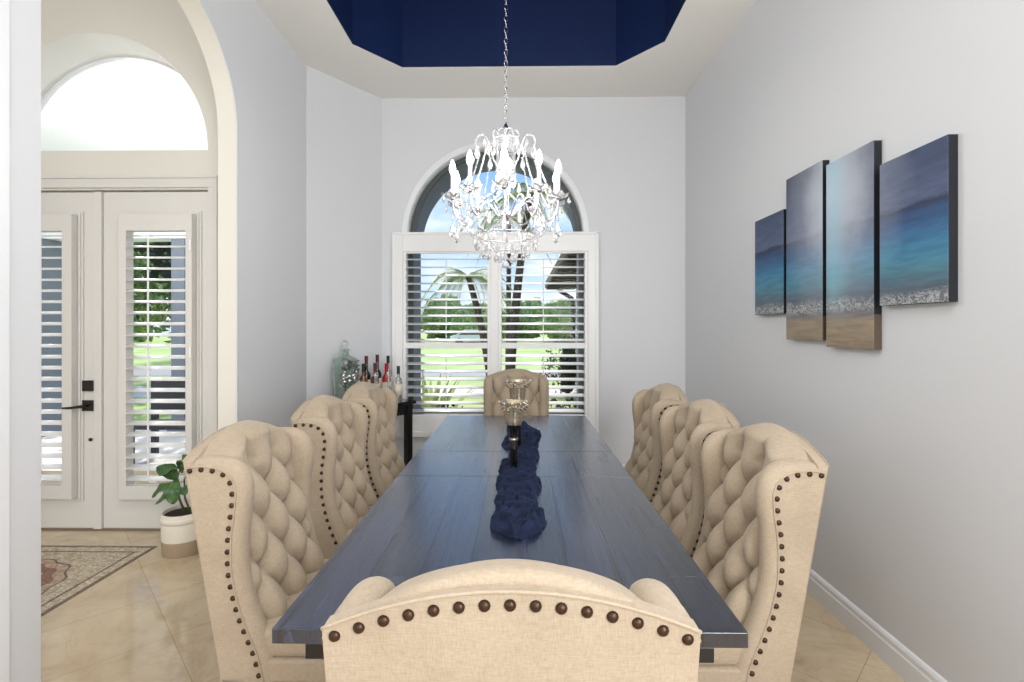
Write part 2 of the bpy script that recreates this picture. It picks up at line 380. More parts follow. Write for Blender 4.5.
# mosaic set in the floor
def m_mosaic():
    m = mat('marble_mosaic', sc(200, 185, 160), .25); g = G(m)
    o = g.obj(); s = g.n('ShaderNodeSeparateXYZ'); g.l(o, s.inputs[0])
    ax = g.math('ABSOLUTE', s.outputs[0]); ay = g.math('ABSOLUTE', s.outputs[1]); d = g.math('MAXIMUM', ax, ay)
    K = (0, 0, 0, 1)
    D = sc(105, 88, 72); C = sc(214, 200, 174); Rd = sc(150, 95, 74)
    def band(v, stops):
        r = g.n('ShaderNodeValToRGB'); r.color_ramp.interpolation = 'CONSTANT'; e = r.color_ramp.elements
        e[0].position, e[0].color = stops[0]; e[1].position, e[1].color = stops[1]
        for p, c in stops[2:]: x = e.new(p); x.color = c
        g.l(v, r.inputs[0]); return r.outputs[0]
    border = band(d, [(0, C), (.475, D), (.49, C), (.545, D)])
    q = g.n('ShaderNodeVectorMath', operation='LENGTH'); g.l(o, q.inputs[0])
    wob = g.math('ADD', q.outputs['Value'], g.math('MULTIPLY', g.math('SINE', g.math('MULTIPLY', g.math('ARCTAN2', s.outputs[1], s.outputs[0]), 12)), .012))
    ring = band(wob, [(0, C), (.07, Rd), (.12, C), (.17, D), (.185, C), (.25, Rd), (.31, sc(205, 175, 150)), (.36, D), (.375, C)])
    isb = g.math('GREATER_THAN', d, .42)
    c = g.mix(isb, ring, border)
    vo = g.n('ShaderNodeTexVoronoi'); vo.inputs['Scale'].default_value = 75; g.l(o, vo.inputs['Vector'])
    sp = g.n('ShaderNodeSeparateXYZ'); g.l(vo.outputs['Color'], sp.inputs[0])
    c = g.mix(.8, c, g.ramp(sp.outputs[0], [(0, sc(160, 145, 130)), (1, W(1.05))]), 'MULTIPLY')
    ve = g.n('ShaderNodeTexVoronoi', feature='DISTANCE_TO_EDGE'); ve.inputs['Scale'].default_value = 75; g.l(o, ve.inputs['Vector'])
    c = g.mix(g.ramp(ve.outputs['Distance'], [(0, W(.6)), (.08, W(0))]), c, sc(150, 135, 118))
    g.l(c, g.b.inputs['Base Color']); return m
mo = MB().box(-.57, .57, -.57, .57, 0, .003).build('mosaic_medallion', m_mosaic()); mo.location = (-2.955, 2.635, 0)
tag(mo, 'square stone mosaic medallion with dark borders set in the foyer floor', 'floor mosaic')

# ------------------------------------------------------------------ arched window and its shutters
wn = thing('window_1', None, None); struct(wn)
YW = YB
ai = arc(wcx, 2.335, .845, 0, 180); ao = arc(wcx, 2.335, .90, 180, 0)
MB().prism(ai + ao, [], (0, YW - .03, 0), X, Z, (0, .03, 0)).build('window_casing', M_trim, wn, bevel=.006)
gf = MB().prism(arc(wcx, 2.335, .838, 0, 180), [arc(wcx, 2.36, .78, 0, 180)], (0, YW + .07, 0), X, Z, (0, .05, 0))
gf.prism([(wcx - .858, .602), (wcx + .858, .602), (wcx + .858, 2.335), (wcx - .858, 2.335)], [[(wcx - .81, .65), (wcx + .81, .65), (wcx + .81, 2.29), (wcx - .81, 2.29)]], (0, YW + .07, 0), X, Z, (0, .05, 0))
gf.build('window_frame', M_bframe, wn)
MB().prism([(wcx + .83, .62), (wcx + .83, 2.335)] + arc(wcx, 2.335, .825, 0, 180) + [(wcx - .83, .62)], [], (0, YW + .095, 0), X, Z, (0, .004, 0)).build('pane', M_pane, wn)
# exterior reveal in stucco
rv = MB().prism([(wcx - 1.6, -.2), (wcx + 1.5, -.2), (wcx + 1.5, 4.0), (wcx - 1.6, 4.0)], [[(wcx + .862, .56), (wcx + .862, 2.30)] + arc(wcx, 2.335, .842, 0, 180) + [(wcx - .862, 2.30), (wcx - .862, .56)]], (0, YW + .151, 0), X, Z, (0, .55, 0))
struct(rv.build('wall_exterior', M_stucco))
# frame round the shutters
sf = thing('shutter_frame', 'white moulded frame round the shutters of the arched dining window', 'window frame', (wcx, YW, .4))
f = MB()
f.box(-.963, -.885, -.055, 0, 0, 1.935); f.box(.885, .963, -.055, 0, 0, 1.935); f.box(-.885, .885, -.055, 0, 1.77, 1.935); f.box(-.885, .885, -.055, 0, .03, .20)
f.box(-.046, .030, -.05, 0, .20, 1.77)
f.build('frame', M_shut, sf, bevel=.004)
f = MB(); f.box(-.985, -.955, -.068, 0, 0, 1.95); f.box(.955, .985, -.068, 0, 0, 1.95); f.box(-.985, .985, -.068, 0, 1.93, 1.955); f.box(-.985, .985, -.075, 0, .0, .055)
f.build('outer_moulding', M_shut, sf, bevel=.006)
def panel(x0, x1, label, rodx):
    p = thing('plantation_shutter', label, 'shutter', ((x0 + x1) / 2, YW - .02, .60), 0, 'shutter panels of the dining window')
    h = (x1 - x0) / 2
    a = MB(); a.box(-h, -h + .028, -.02, .02, 0, 1.57); a.box(h - .028, h, -.02, .02, 0, 1.57); a.box(-h + .028, h - .028, -.02, .02, 1.555, 1.57); a.box(-h + .028, h - .028, -.02, .02, .645, .70); a.box(-h + .028, h - .028, -.02, .02, 0, .012)
    a.build('panel_frame', M_shut, p, bevel=.003)
    for nm, zz in (('louvers', [1.50 - .0775 * k for k in range(11)]), ('louvers', [.575 - .0755 * k for k in range(8)])):
        m = MB(); louvres(m, -h + .029, h - .029, .0, zz, R(13), .086, .013); m.build(nm, M_shut, p, smooth=True)
    for za, zb in ((.72, 1.50), (.05, .575)):
        MB().tube([(rodx, -.052, za), (rodx, -.052, zb)], .0055, 6).build('tilt_rod', M_shut, p)
    return p
panel(wcx - .8845, wcx - .0465, 'white louvered shutter panel on the left of the dining window', 0)
panel(wcx + .0305, wcx + .8845, 'white louvered shutter panel on the right of the dining window', 0)

# ------------------------------------------------------------------ dining table
tx = (-.561 + .511) / 2; TW = 1.072; TY0, TYJ1, TYJ2, TY1 = 1.105, 2.256, 2.713, 3.823
T = thing('dining_table', 'long distressed blue black wooden dining table with a centre leaf', 'table', (tx, (TY0 + TY1) / 2, 0))
yo = (TY0 + TY1) / 2
for nm, a, b in (('table_top', TY0, TYJ1 - .0012), ('table_leaf', TYJ1 + .0012, TYJ2 - .0012), ('table_top', TYJ2 + .0012, TY1)):
    MB().box(-TW / 2, TW / 2, a - yo, b - yo, .725, .76).build(nm, M_table, T, bevel=.002)
for s in (-1, 1):
    y0 = s * (yo - TY0 - .0); a, b = sorted((y0, y0 - s * .09)); MB().box(-TW / 2 + .074, TW / 2 - .074, a + .004, b - .004, .688, .7249).build('cleat', M_black, T, bevel=.003)
    MB().box(s * .40 - .012, s * .40 + .012, -1.2, 1.2, .63, .7249).build('apron', M_black, T, bevel=.002)
    MB().box(-.05, .05, s * .78 - .05, s * .78 + .05, .09, .66).build('leg', M_black, T, bevel=.004)
    MB().box(-.36, .36, s * .78 - .055, s * .78 + .055, .01, .09).build('foot', M_black, T, bevel=.008)
    MB().box(-.39, .39, s * .78 - .055, s * .78 + .055, .64, .7249).build('cross_beam', M_black, T, bevel=.006)
MB().box(-.035, .035, -.735, .735, .25, .34).build('stretcher', M_black, T, bevel=.004)

# ------------------------------------------------------------------ tufted wing chairs
def build_chair(label):
    c = thing('wing_chair', label, 'chair', (0, 0, 0), 0, 'wing chairs around the dining table')
    OY = -.30
    yr = lambda z: (.946 - z) * .175
    LS, RS, Z0 = .168, .124, .935
    def pil(l, z):
        wv = (z - Z0) / RS; u = l / LS
        if wv > 0: a = abs(math.cos(PI * u)); a = a * a
        else: a = abs(math.sin(PI * (u + .5 + wv / 2)) * math.sin(PI * (u + .5 - wv / 2)))
        p = a ** .48
        if wv > 0: p = p + (1 - p) * min(1, wv / .9)
        dip = 0
        for r in range(5):
            zr = Z0 - RS * r
            for q in ((-.5, .5) if r % 2 == 0 else (-1, 0, 1)):
                dd = (l - q * LS) ** 2 + (z - zr) ** 2; dip += math.exp(-dd / .0005)
        dl = (abs(abs(l) - LS / 2)) if wv > 0 else 1
        return p * .064 - .024 * dip - .005 * math.exp(-(dl / .006) ** 2) * min(1, wv * 3 if wv > 0 else 0)
    def surf(s, t):
        l = (s * 2 - 1) * .262; zt = 1.074 - 1.2 * l * l; zs = min(1.046 - .78 * l * l, zt - .012)
        ts = .82; z0 = zt - .065
        if t < ts:
            z = .37 + (z0 - .37) * t / ts; b = yr(z) + .080 + (.9 - z) * .11
            ed = max(0, min(1, (abs(l) - .185) / .07)); b -= .05 * ed * ed * (3 - 2 * ed)
            return (l, b + pil(l, z) + OY, z)
        a = (t - ts) / (1 - ts) * PI; k = a / PI
        p = pil(l, z0) * (1 - k) + .02 * k * k * 0; base = z0 * (1 - k) + zs * k; h = zt - (z0 + zs) / 2 - .012
        ed = max(0, min(1, (abs(l) - .185) / .07)); yf = yr(z0) + .080 + (.9 - z0) * .11 - .05 * ed * ed * (3 - 2 * ed); y1 = -.002 + yr(1.0) * 0
        pv = pil(l, 1.0) * (math.sin(a) ** .8 if 0 < a < PI else 0) * .75
        yy = (yf + y1) / 2 + (yf - y1) / 2 * math.cos(a) + (pil(l, z0) + (.06 - pil(l, z0)) * min(1, k * 2.4)) * max(0, math.cos(a))
        return (l * (1 - .09 * k), yy + OY, base + h * math.sin(a))
    cu = MB().grid(surf, 86, 150).build('back_cushion', M_fab, c, smooth=True, recalc=False)
    bt = MB().lathe([(.0001, .0), (.009, .001), (.011, .005), (.008, .009), (.0001, .011)], 10)
    btm = None
    for r in range(5):
        zr = Z0 - RS * r
        for q in ((-.5, .5) if r % 2 == 0 else (-1, 0, 1)):
            if btm is None: o = bt.build('tuft_button', M_fab, cu, smooth=True); btm = o
            else: o = btm.copy(); COL.objects.link(o); o.parent = cu
            o.location = (q * LS, yr(zr) + .080 + (.9 - zr) * .11 - .012 + OY, zr); o.rotation_euler = (R(-80), 0, 0)
    # wings
    Np = [(.004, .952), (.05, .958), (.09, .955), (.125, .944), (.15, .922), (.162, .89), (.163, .85), (.158, .80), (.15, .74), (.147, .67), (.15, .60), (.163, .53), (.184, .456), (.211, .387), (.239, .318), (.262, .225)]
    n = 60; Q = spline([(a, b, 0) for a, b in Np], n); nrm = []
    for i in range(n):
        d = (Q[min(i + 1, n - 1)] - Q[max(i - 1, 0)]).normalized(); nrm.append(Vector((-d.y, d.x, 0)) if True else None)
    nrm = [(-v if False else v) for v in nrm]
    for s in (-1, 1):
        m = MB(); K = 13
        def wf(u, v):
            i = min(int(round(v * (n - 1))), n - 1); ph = PI * (u - .0); q = Q[i]; nn = nrm[i]
            L = .026 + .022 * min(1, i / 14); 
            x = .250 + .039 * math.cos(ph); e = L * max(0, math.sin(ph)) ** .75
            return (s * x, q.x + nn.x * e + OY, q.y + nn.y * e)
        m.grid(wf, K, n)
        for xs in (.2885, .2115):
            vs = []; fs = []
            for i in range(n):
                q = Q[i]; z = min(q.y, .952); vs += [(s * (.289 if xs > .25 else .211), q.x + OY, q.y), (s * xs, yr(z) + (.0 if i else 0) + OY, z)]
            for i in range(n - 1): fs.append((2 * i, 2 * i + 1, 2 * i + 3, 2 * i + 2))
            m.add(vs, fs)
        m.add([(s * .2885, yr(.952) + OY - .001, .952), (s * .2115, yr(.952) + OY - .001, .952), (s * .2115, yr(.225) + OY, .225), (s * .2885, yr(.225) + OY, .225)], [(0, 1, 2, 3)])
        # rounded cap at the back of the wing top
        vs = [wf(k / (K - 1), 0) for k in range(K)]; m.add(vs, [tuple(range(K))])
        wg = m.build('wing', M_fab, c, smooth=True, auto=50)
        # welt along the nail line
        MB().tube([(s * .2895, q.x + nr.x * .008 + OY, q.y + nr.y * .008) for q, nr in zip(Q, nrm)], .0036, 5).build('piping', M_fab, wg, smooth=True)
    # outer back
    def bp(u, v):
        l = (u * 2 - 1) * .2870; zt = 1.046 - .78 * l * l; z = .22 + (zt - .22) * v
        return (l, yr(z) - .004 - .014 * math.cos(PI * .5 * l / .29) * math.sin(PI * min(1, v)) ** .5 + OY, z)
    m = MB().grid(bp, 25, 20); m.grid(lambda u, v: (bp(u, v)[0], bp(u, v)[1] * 0 + yr(bp(u, v)[2]) + .03 + OY, bp(u, v)[2]), 25, 20)
    for fn in (lambda u, v: (bp(u, 1)[0], (bp(u, 1)[1]) * (1 - v) + (yr(bp(u, 1)[2]) + .03 + OY) * v, bp(u, 1)[2]), lambda u, v: (bp(u, 0)[0], (bp(u, 0)[1]) * (1 - v) + (yr(.22) + .03 + OY) * v, .22)): m.grid(fn, 25, 2)
    for e in (0, 1): m.grid(lambda u, v: (bp(e, v)[0], bp(e, v)[1] * (1 - u) + (yr(bp(e, v)[2]) + .03 + OY) * u, bp(e, v)[2]), 2, 20)
    bk = m.build('back_panel', M_fab, c, smooth=True, auto=45)
    MB().tube([(bp(i / 40, 1)[0], bp(i / 40, 1)[1] - .001, bp(i / 40, 1)[2] + .001) for i in range(41)], .0032, 6).build('piping', M_fab, bk, smooth=True)
    # nails
    nm = MB().lathe([(.0092, 0), (.0092, .0018), (.0078, .0046), (.0047, .0066), (.0001, .0073)], 12); first = None
    def nail(loc, rot):
        nonlocal first
        if first is None: first = nm.build('nail_head', M_nail, c, smooth=True); o = first
        else: o = first.copy(); COL.objects.link(o); o.parent = c
        o.location = loc; o.rotation_euler = rot
    for k in range(15):
        l = (k / 14 * 2 - 1) * .268; u = l / .2870 / 2 + .5; p = bp(u, .974); nail((l, p[1] + .001, 1.046 - .78 * l * l - .0195), (R(90), 0, 0))
    # equal spacing along the wing front
    Ls = [0]
    for i in range(1, n): Ls.append(Ls[-1] + (Q[i] - Q[i - 1]).length)
    cnt = 22
    for k in range(cnt):
        L = (k + .25) / cnt * Ls[-1]; i = max(j for j in range(n) if Ls[j] <= L)
        q = Q[i].lerp(Q[min(i + 1, n - 1)], (L - Ls[i]) / max(1e-6, Ls[min(i + 1, n - 1)] - Ls[i])) - nrm[i] * .003
        for s in (-1, 1): nail((s * .2885, q.x + OY, q.y), (0, R(90 * s), 0))
    # seat
    MB().box(-.272, .272, .205 + OY, .60 + OY, .29, .40).build('seat', M_fab, c, smooth=True, bevel=.035, seg=4)
    MB().box(-.283, .283, .14 + OY, .59 + OY, .225, .30).build('seat_rail', M_fab, c, bevel=.008)
    for sx in (-1, 1):
        for yy, rk in ((.545, 0), (.165, -.05)):
            m = MB(); pts = [(.017, 0), (.027, .225)]
            b = [(sx * .245 + a * pts[0][0], yy + OY + rk + q * pts[0][0], 0) for a, q in ((-1, -1), (1, -1), (1, 1), (-1, 1))]
            tp = [(sx * .245 + a * pts[1][0], yy + OY + q * pts[1][0], .226) for a, q in ((-1, -1), (1, -1), (1, 1), (-1, 1))]
            m.add(b + tp, [(3, 2, 1, 0), (4, 5, 6, 7), (0, 1, 5, 4), (1, 2, 6, 5), (2, 3, 7, 6), (3, 0, 4, 7)]).build('leg', M_leg, c, bevel=.003)
    return c
proto = build_chair('beige tufted wing chair seen from behind at the near table end')
proto.location = (-.014, 1.055, 0)
for x, y, rz, lab in [
    (-.842, 1.955, -90, 'nearest beige tufted wing chair on the left side of the table'),
    (-.835, 2.735, -90, 'middle of the three wing chairs on the left table side'),
    (-.825, 3.425, -90, 'wing chair on the left side in front of the bottles'),
    (.715, 1.935, 90, 'nearest beige tufted wing chair on the right by the wall'),
    (.722, 2.61, 90, 'middle of the three wing chairs on the right table side'),
    (.735, 3.36, 90, 'wing chair farthest down the right side near the back wall'),
    (-.030, 4.285, 180, 'beige wing chair at the far table end before the window')]:
    k = copy_tree(proto); k.location = (x, y, 0); k.rotation_euler = (0, 0, R(rz)); k['label'] = lab

# ------------------------------------------------------------------ navy runner
def m_run():
    m = mat('navy_gauze', sc(28, 40, 78), .8, 0, .2); g = G(m)
    g.l(g.ramp(g.noise(g.obj(), 25, 4), [(.3, sc(13, 18, 34)), (.7, sc(30, 41, 70))]), g.b.inputs['Base Color'])
    g.b.inputs['Sheen Weight'].default_value = .25; g.b.inputs['Sheen Tint'].default_value = sc(90, 110, 160)
    g.bump(g.noise(g.obj((1, .8, 1)), 60, 4, .55, 1.2), .5, .006); return m
M_run = m_run()
def runner():
    y0, y1, cx = 1.57, 3.46, -.005; rr = random.Random(23)
    # lumps: y, x offset, half width, half length, height
    lumps = [(1.73, .0, .095, .14, .062), (1.93, -.01, .085, .13, .05), (2.13, .0, .095, .17, .058), (2.40, -.005, .088, .17, .052), (2.62, .03, .082, .14, .05), (2.86, .01, .108, .17, .054), (3.10, .035, .105, .15, .05), (3.31, .0, .08, .15, .04)]
    folds = []
    for ly, lx, hw, hl, h in lumps:
        for k in range(24):
            r = rr.uniform(.02, .12); a = rr.uniform(0, 2 * PI); off = rr.uniform(.0, .12)
            folds.append((lx + off * math.cos(a), ly + off * math.sin(a) * 1.3, r, rr.uniform(0, 2 * PI), rr.uniform(.7, 1.7), rr.uniform(.0055, .010), rr.uniform(.014, .030)))
    def height(x, y):
        b = 0
        for ly, lx, hw, hl, h in lumps:
            q = ((x - lx) / hw) ** 2 + ((y - ly) / hl) ** 2
            if q < 1: b = max(b, h * (1 - q) ** .42)
        if b <= 0: return 0
        f = 0
        for fx, fy, r, a0, sp, w_, am in folds:
            dx, dy = x - fx, y - fy
            if abs(dx) > r + .03 or abs(dy) > r + .03: continue
            d = abs(math.hypot(dx, dy) - r)
            if d > .028: continue
            da = abs((math.atan2(dy, dx) - a0 + PI) % (2 * PI) - PI)
            if da > sp: continue
            f = max(f, am * math.exp(-(d / w_) ** 2) * min(1, (sp - da) * 3))
        return b * .66 + f * min(1, b / .02) - .004
    nx, ny = 76, 460; vs = []; ok = []
    for jy in range(ny):
        y = y0 + (y1 - y0) * jy / (ny - 1)
        for ix in range(nx):
            x = -.13 + .28 * ix / (nx - 1)
            wx = x + .012 * noise.noise(Vector((x * 14, y * 14, 2))); wy = y + .02 * noise.noise(Vector((x * 12, y * 12, 6)))
            h = height(wx, wy); ok.append(h > 0); vs.append((cx + x, y, .7606 + max(0, h)))
    fs = []
    for jy in range(ny - 1):
        for ix in range(nx - 1):
            q = (jy * nx + ix, jy * nx + ix + 1, (jy + 1) * nx + ix + 1, (jy + 1) * nx + ix)
            if any(ok[k] for k in q): fs.append(q)
    used = sorted({k for f in fs for k in f}); mp_ = {k: n for n, k in enumerate(used)}
    m = MB(); m.add([vs[k] for k in used], [tuple(mp_[k] for k in f) for f in fs])
    o = m.build('table_runner', M_run, smooth=True); return tag(o, 'crumpled navy gauze runner bunched along the middle of the table', 'table runner')
runner()

# ------------------------------------------------------------------ candle holders
M_merc = mat('champagne_mercury_glass', sc(196, 184, 160), .16, .75)
G(M_merc).bump(G(M_merc).noise(G(M_merc).obj(), 60, 4), .5, .004)
M_bead = mat('silver_bead', sc(200, 192, 178), .15, .8)
M_gloss = mat('glossy_black', sc(14, 14, 16), .12)
M_brass = mat('brushed_nickel', sc(170, 160, 145), .25, .9)
def holder(x, y, zc, zt, label):
    h = thing('candle_holder', label, 'candle holder', (x, y, .761), 0, 'crystal rimmed candle holders')
    b = zc - .761; t = zt - .761; hh = t - b
    MB().lathe([(.0001, 0), (.042, 0), (.043, .008), (.034, .014), (.020, .026), (.016, .05), (.020, .07), (.017, b * .5), (.021, b * .55), (.016, b * .62), (.020, b - .02), (.032, b - .004), (.032, b), (.0001, b)], 24).build('stem', M_gloss, h, smooth=True, auto=60)
    MB().lathe([(.0175, b * .68), (.0205, b * .70), (.0205, b * .73), (.0175, b * .75)], 20).build('collar', M_brass, h, smooth=True)
    MB().lathe([(.0001, b), (.036, b + .001), (.042, b + .02), (.048, t - .03), (.056, t - .012), (.06, t), (.057, t), (.052, t - .012), (.044, t - .03), (.038, b + .022), (.0001, b + .008)], 32).build('cup', M_merc, h, smooth=True, auto=60)
    bm = MB(); rnd = random.Random(int(zt * 100))
    for k in range(120):
        a = rnd.random() * 2 * PI; zz = t - .002 - rnd.random() * .034; r = .053 + .013 * (zz - t + .036) / .036 + rnd.uniform(0, .005)
        bm.ball((r * math.cos(a), r * math.sin(a), zz), rnd.uniform(.0035, .0065), 6, 4)
    bm.build('beaded_rim', M_bead, h)
holder(-.027, 2.25, 1.0, 1.105, 'shorter black stemmed candle holder with beaded cup, nearer the camera')
holder(-.010, 2.65, 1.04, 1.158, 'taller beaded candle holder standing behind the shorter one')

# ------------------------------------------------------------------ seascape canvases
def m_sea():
    m = mat('seascape_paint', (.5, .5, .5, 1), .55); g = G(m)
    p = g.n('ShaderNodeNewGeometry').outputs['Position']; s = g.n('ShaderNodeSeparateXYZ'); g.l(p, s.inputs[0])
    n1 = g.noise(g.obj((1, 1.2, 7), world=True), 3, 5, .6, .5)
    zz = g.math('ADD', s.outputs[2], g.math('MULTIPLY', g.math('SUBTRACT', n1, .5), .07))
    t = g.math('MULTIPLY', g.math('SUBTRACT', zz, 1.34), 1 / .96)
    f = lambda z: (z - 1.34) / .96
    c = g.ramp(t, [(0, sc(148, 130, 108)), (f(1.46), sc(160, 144, 122)), (f(1.51), sc(120, 118, 120)), (f(1.60), sc(88, 102, 116)), (f(1.68), sc(76, 132, 152)), (f(1.76), sc(60, 130, 166)), (f(1.84), sc(42, 90, 136)), (f(1.90), sc(38, 68, 110)), (f(1.925), sc(30, 44, 78)), (f(1.94), sc(80, 94, 126)), (f(2.08), sc(64, 78, 110)), (1, sc(36, 46, 76))])
    wv_ = g.ramp(g.noise(g.obj((1, 2.2, 16), world=True), 2.6, 5, .6, .6), [(.35, sc(200, 205, 215)), (.7, W(1.25))]); c = g.mix(.6, c, wv_, 'MULTIPLY')
    # sun glow
    v = g.n('ShaderNodeVectorMath', operation='SUBTRACT'); g.l(p, v.inputs[0]); v.inputs[1].default_value = (1.55, 2.46, 2.1)
    v2 = g.n('ShaderNodeVectorMath', operation='MULTIPLY'); g.l(v.outputs[0], v2.inputs[0]); v2.inputs[1].default_value = (0, 1.2, .9)
    ln = g.n('ShaderNodeVectorMath', operation='LENGTH'); g.l(v2.outputs[0], ln.inputs[0])
    gl = g.ramp(g.math('ADD', ln.outputs['Value'], g.math('MULTIPLY', g.math('SUBTRACT', g.noise(g.obj(world=True), 7, 4), .5), .15)), [(0, W(.9)), (.2, W(.6)), (.34, W(.25)), (.6, W(0))])
    c = g.mix(gl, c, sc(214, 220, 232))
    # glitter column below the glow
    col = g.ramp(g.math('ABSOLUTE', g.math('SUBTRACT', s.outputs[1], 2.46)), [(0, W(.45)), (.12, W(0))])
    msk = g.ramp(s.outputs[2], [(0, W(0)), (1, W(1))])
    c = g.mix(g.mix(1, col, g.ramp(g.math('MULTIPLY', g.math('SUBTRACT', s.outputs[2], 1.5), 2), [(0, W(0)), (.3, W(1))]), 'MULTIPLY'), c, sc(140, 205, 225))
    # foam
    fo = g.noise(g.obj((1, 1, 1.6), world=True), 15, 6, .7, 1.5)
    fl = g.ramp(g.math('ABSOLUTE', g.math('SUBTRACT', fo, .5)), [(.0, W(.9)), (.035, W(.0))])
    bandz = g.ramp(g.math('MULTIPLY', g.math('ABSOLUTE', g.math('SUBTRACT', zz, 1.548)), 10), [(.1, W(1)), (.45, W(0))])
    c = g.mix(g.mix(1, fl, bandz, 'MULTIPLY'), c, sc(225, 225, 225))
    g.l(c, g.b.inputs['Base Color']); return m
M_sea = m_sea(); M_edge = mat('canvas_edge_dark', sc(8, 10, 18), .6); eg = G(M_edge); es = eg.n('ShaderNodeSeparateXYZ'); eg.l(eg.n('ShaderNodeNewGeometry').outputs['Position'], es.inputs[0]); eg.l(eg.mix(eg.math('LESS_THAN', es.outputs[2], 1.5), sc(8, 12, 22), sc(84, 70, 56)), eg.b.inputs['Base Color'])
for y0, y1, z0, z1, lab in ((2.918, 3.268, 1.525, 2.14, 'small seascape canvas farthest from the camera'), (2.547, 2.888, 1.375, 2.302, 'tall seascape canvas second from the far end'),
                            (2.182, 2.515, 1.345, 2.264, 'tall seascape canvas with the bright glow, second nearest'), (1.807, 2.145, 1.535, 2.143, 'wide seascape canvas nearest the camera')):
    p = thing('canvas_painting', lab + ' on the right wall', 'painting', (XR - .019, (y0 + y1) / 2, z0), 0, 'four seascape canvases on the right wall')
    hy = (y1 - y0) / 2; hz = z1 - z0
    MB().box(-.0160, .019, -hy, hy, 0, hz).build('stretcher_edge', M_edge, p, bevel=.002)
    MB().box(-.0185, -.0160, -hy + .001, hy - .001, .001, hz - .001).build('painted_face', M_sea, p)

# ------------------------------------------------------------------ corner console and what stands on it
tv = Vector((.617, .787, 0)); nv = Vector((.787, -.617, 0)); ang = math.atan2(tv.y, tv.x)
FRc = Vector((-.925, 4.395, 0)); CW, CD = .74, .44; cen = FRc - tv * CW / 2 - nv * CD / 2
CT = .792
cs = thing('console_table', 'black console table across the back left corner under the bottles', 'table', (cen.x, cen.y, 0), ang)
MB().box(-CW / 2, CW / 2, -CD / 2, CD / 2, CT - .03, CT).build('table_top', M_gloss, cs, bevel=.003)
MB().prism([(-CW / 2 + .04, -CD / 2 + .04), (CW / 2 - .04, -CD / 2 + .04), (CW / 2 - .04, CD / 2 - .02), (-CW / 2 + .04, CD / 2 - .02)], [[(-CW / 2 + .06, -CD / 2 + .06), (CW / 2 - .06, -CD / 2 + .06), (CW / 2 - .06, CD / 2 - .04), (-CW / 2 + .06, CD / 2 - .04)]], (0, 0, CT - .12), X, Y, (0, 0, .09)).build('apron', M_black, cs)
for sx in (-1, 1):
    for sy in (-1, 1):
        cxl = sx * (CW / 2 - .05) ; cyl = sy * (CD / 2 - .05); MB().box(cxl - .028, cxl + .028, cyl - .028, cyl + .028, 0, CT - .03).build('leg', M_black, cs, bevel=.003)
def cpos(u, v):  # u along the console from its left end, v out from the wall
    p = cen + tv * (u - CW / 2) + nv * (v - CD / 2); return (p.x, p.y, CT)
M_gg = mat('pale_green_glass', sc(200, 220, 210), .06, 0, .6, Transmission_Weight=.75)
M_clear = mat('clear_glass', sc(235, 238, 240), .03, 0, .6, Transmission_Weight=.85)
M_wine = mat('dark_red_foil', sc(92, 16, 30), .3, .2); M_dkg = mat('dark_bottle_glass', sc(20, 18, 14), .08, 0, .7)
M_amber = mat('amber_liquor', sc(110, 60, 25), .08, 0, .6); M_red = mat('red_liquor', sc(170, 20, 34), .12); M_cap = mat('black_cap', sc(12, 12, 12), .3)
M_lab = mat('cream_label', sc(222, 214, 196), .6); M_silver = mat('tarnished_silver_leaf', sc(120, 124, 120), .3, .7); M_cork = mat('cork', sc(160, 120, 84), .8)
d = thing('demijohn', 'large pale green glass jar with glass stopper on the console', 'jar', cpos(.225, .13), ang)
MB().lathe([(.0001, 0), (.085, 0), (.097, .012), (.1, .03), (.102, .33), (.101, .375), (.09, .395), (.05, .408), (.03, .42), (.028, .45), (.036, .46), (.036, .468), (.024, .468), (.022, .43), (.05, .40), (.09, .37), (.094, .33), (.09, .03), (.08, .012), (.0001, .01)], 28).build('jar_body', M_gg, d, smooth=True, auto=50)
MB().lathe([(.0001, .455), (.02, .455), (.022, .472), (.012, .48), (.026, .50), (.03, .515), (.022, .535), (.0001, .545)], 16).build('stopper', M_clear, d, smooth=True)
def bottle(u, v, h, r, neck, body, cap, label, lab=M_lab, capname='foil_cap', square=False):
    b = thing('bottle', label, 'bottle', cpos(u, v), ang, 'bottles on the corner console')
    hn = h * neck
    n = 4 if square else 18
    MB().lathe([(.0001, 0), (r, 0), (r, hn - r * .4), (r * .85, hn + r * .1), (r * .38, hn + r * .9), (r * .34, h - .03), (.0001, h - .03)], n, (0, 0, 0)).build('glass', body, b, smooth=True, auto=45)
    MB().lathe([(.0001, h - .07), (r * .40, h - .07), (r * .42, h), (.0001, h)], 12).build(capname, cap, b, smooth=True, auto=50)
    MB().lathe([(r * 1.015, hn * .28), (r * 1.015, hn * .8)], n).build('label', lab, b, smooth=not square)
    return b
bottle(.44, .12, .40, .038, .6, M_dkg, M_wine, 'tall wine bottle with red foil, left of the two tall ones')
bottle(.57, .10, .405, .038, .6, M_dkg, M_wine, 'tall wine bottle with red foil, right of the two tall ones')
bottle(.345, .215, .34, .036, .62, M_amber, M_cap, 'short black capped liquor bottle in front of a wine bottle', capname='screw_cap')
bottle(.46, .22, .34, .036, .6, M_amber, M_wine, 'amber bottle with a red neck standing amid the group')
bottle(.69, .10, .39, .036, .62, M_clear, M_cap, 'clear bottle with large black cap near the window', capname='screw_cap')
bottle(.59, .21, .33, .04, .62, M_red, M_red, 'bright red bottle at the right of the group')
bottle(.62, .34, .31, .035, .6, M_clear, M_cap, 'clear bottle with black cap, farthest right and in front', capname='screw_cap')
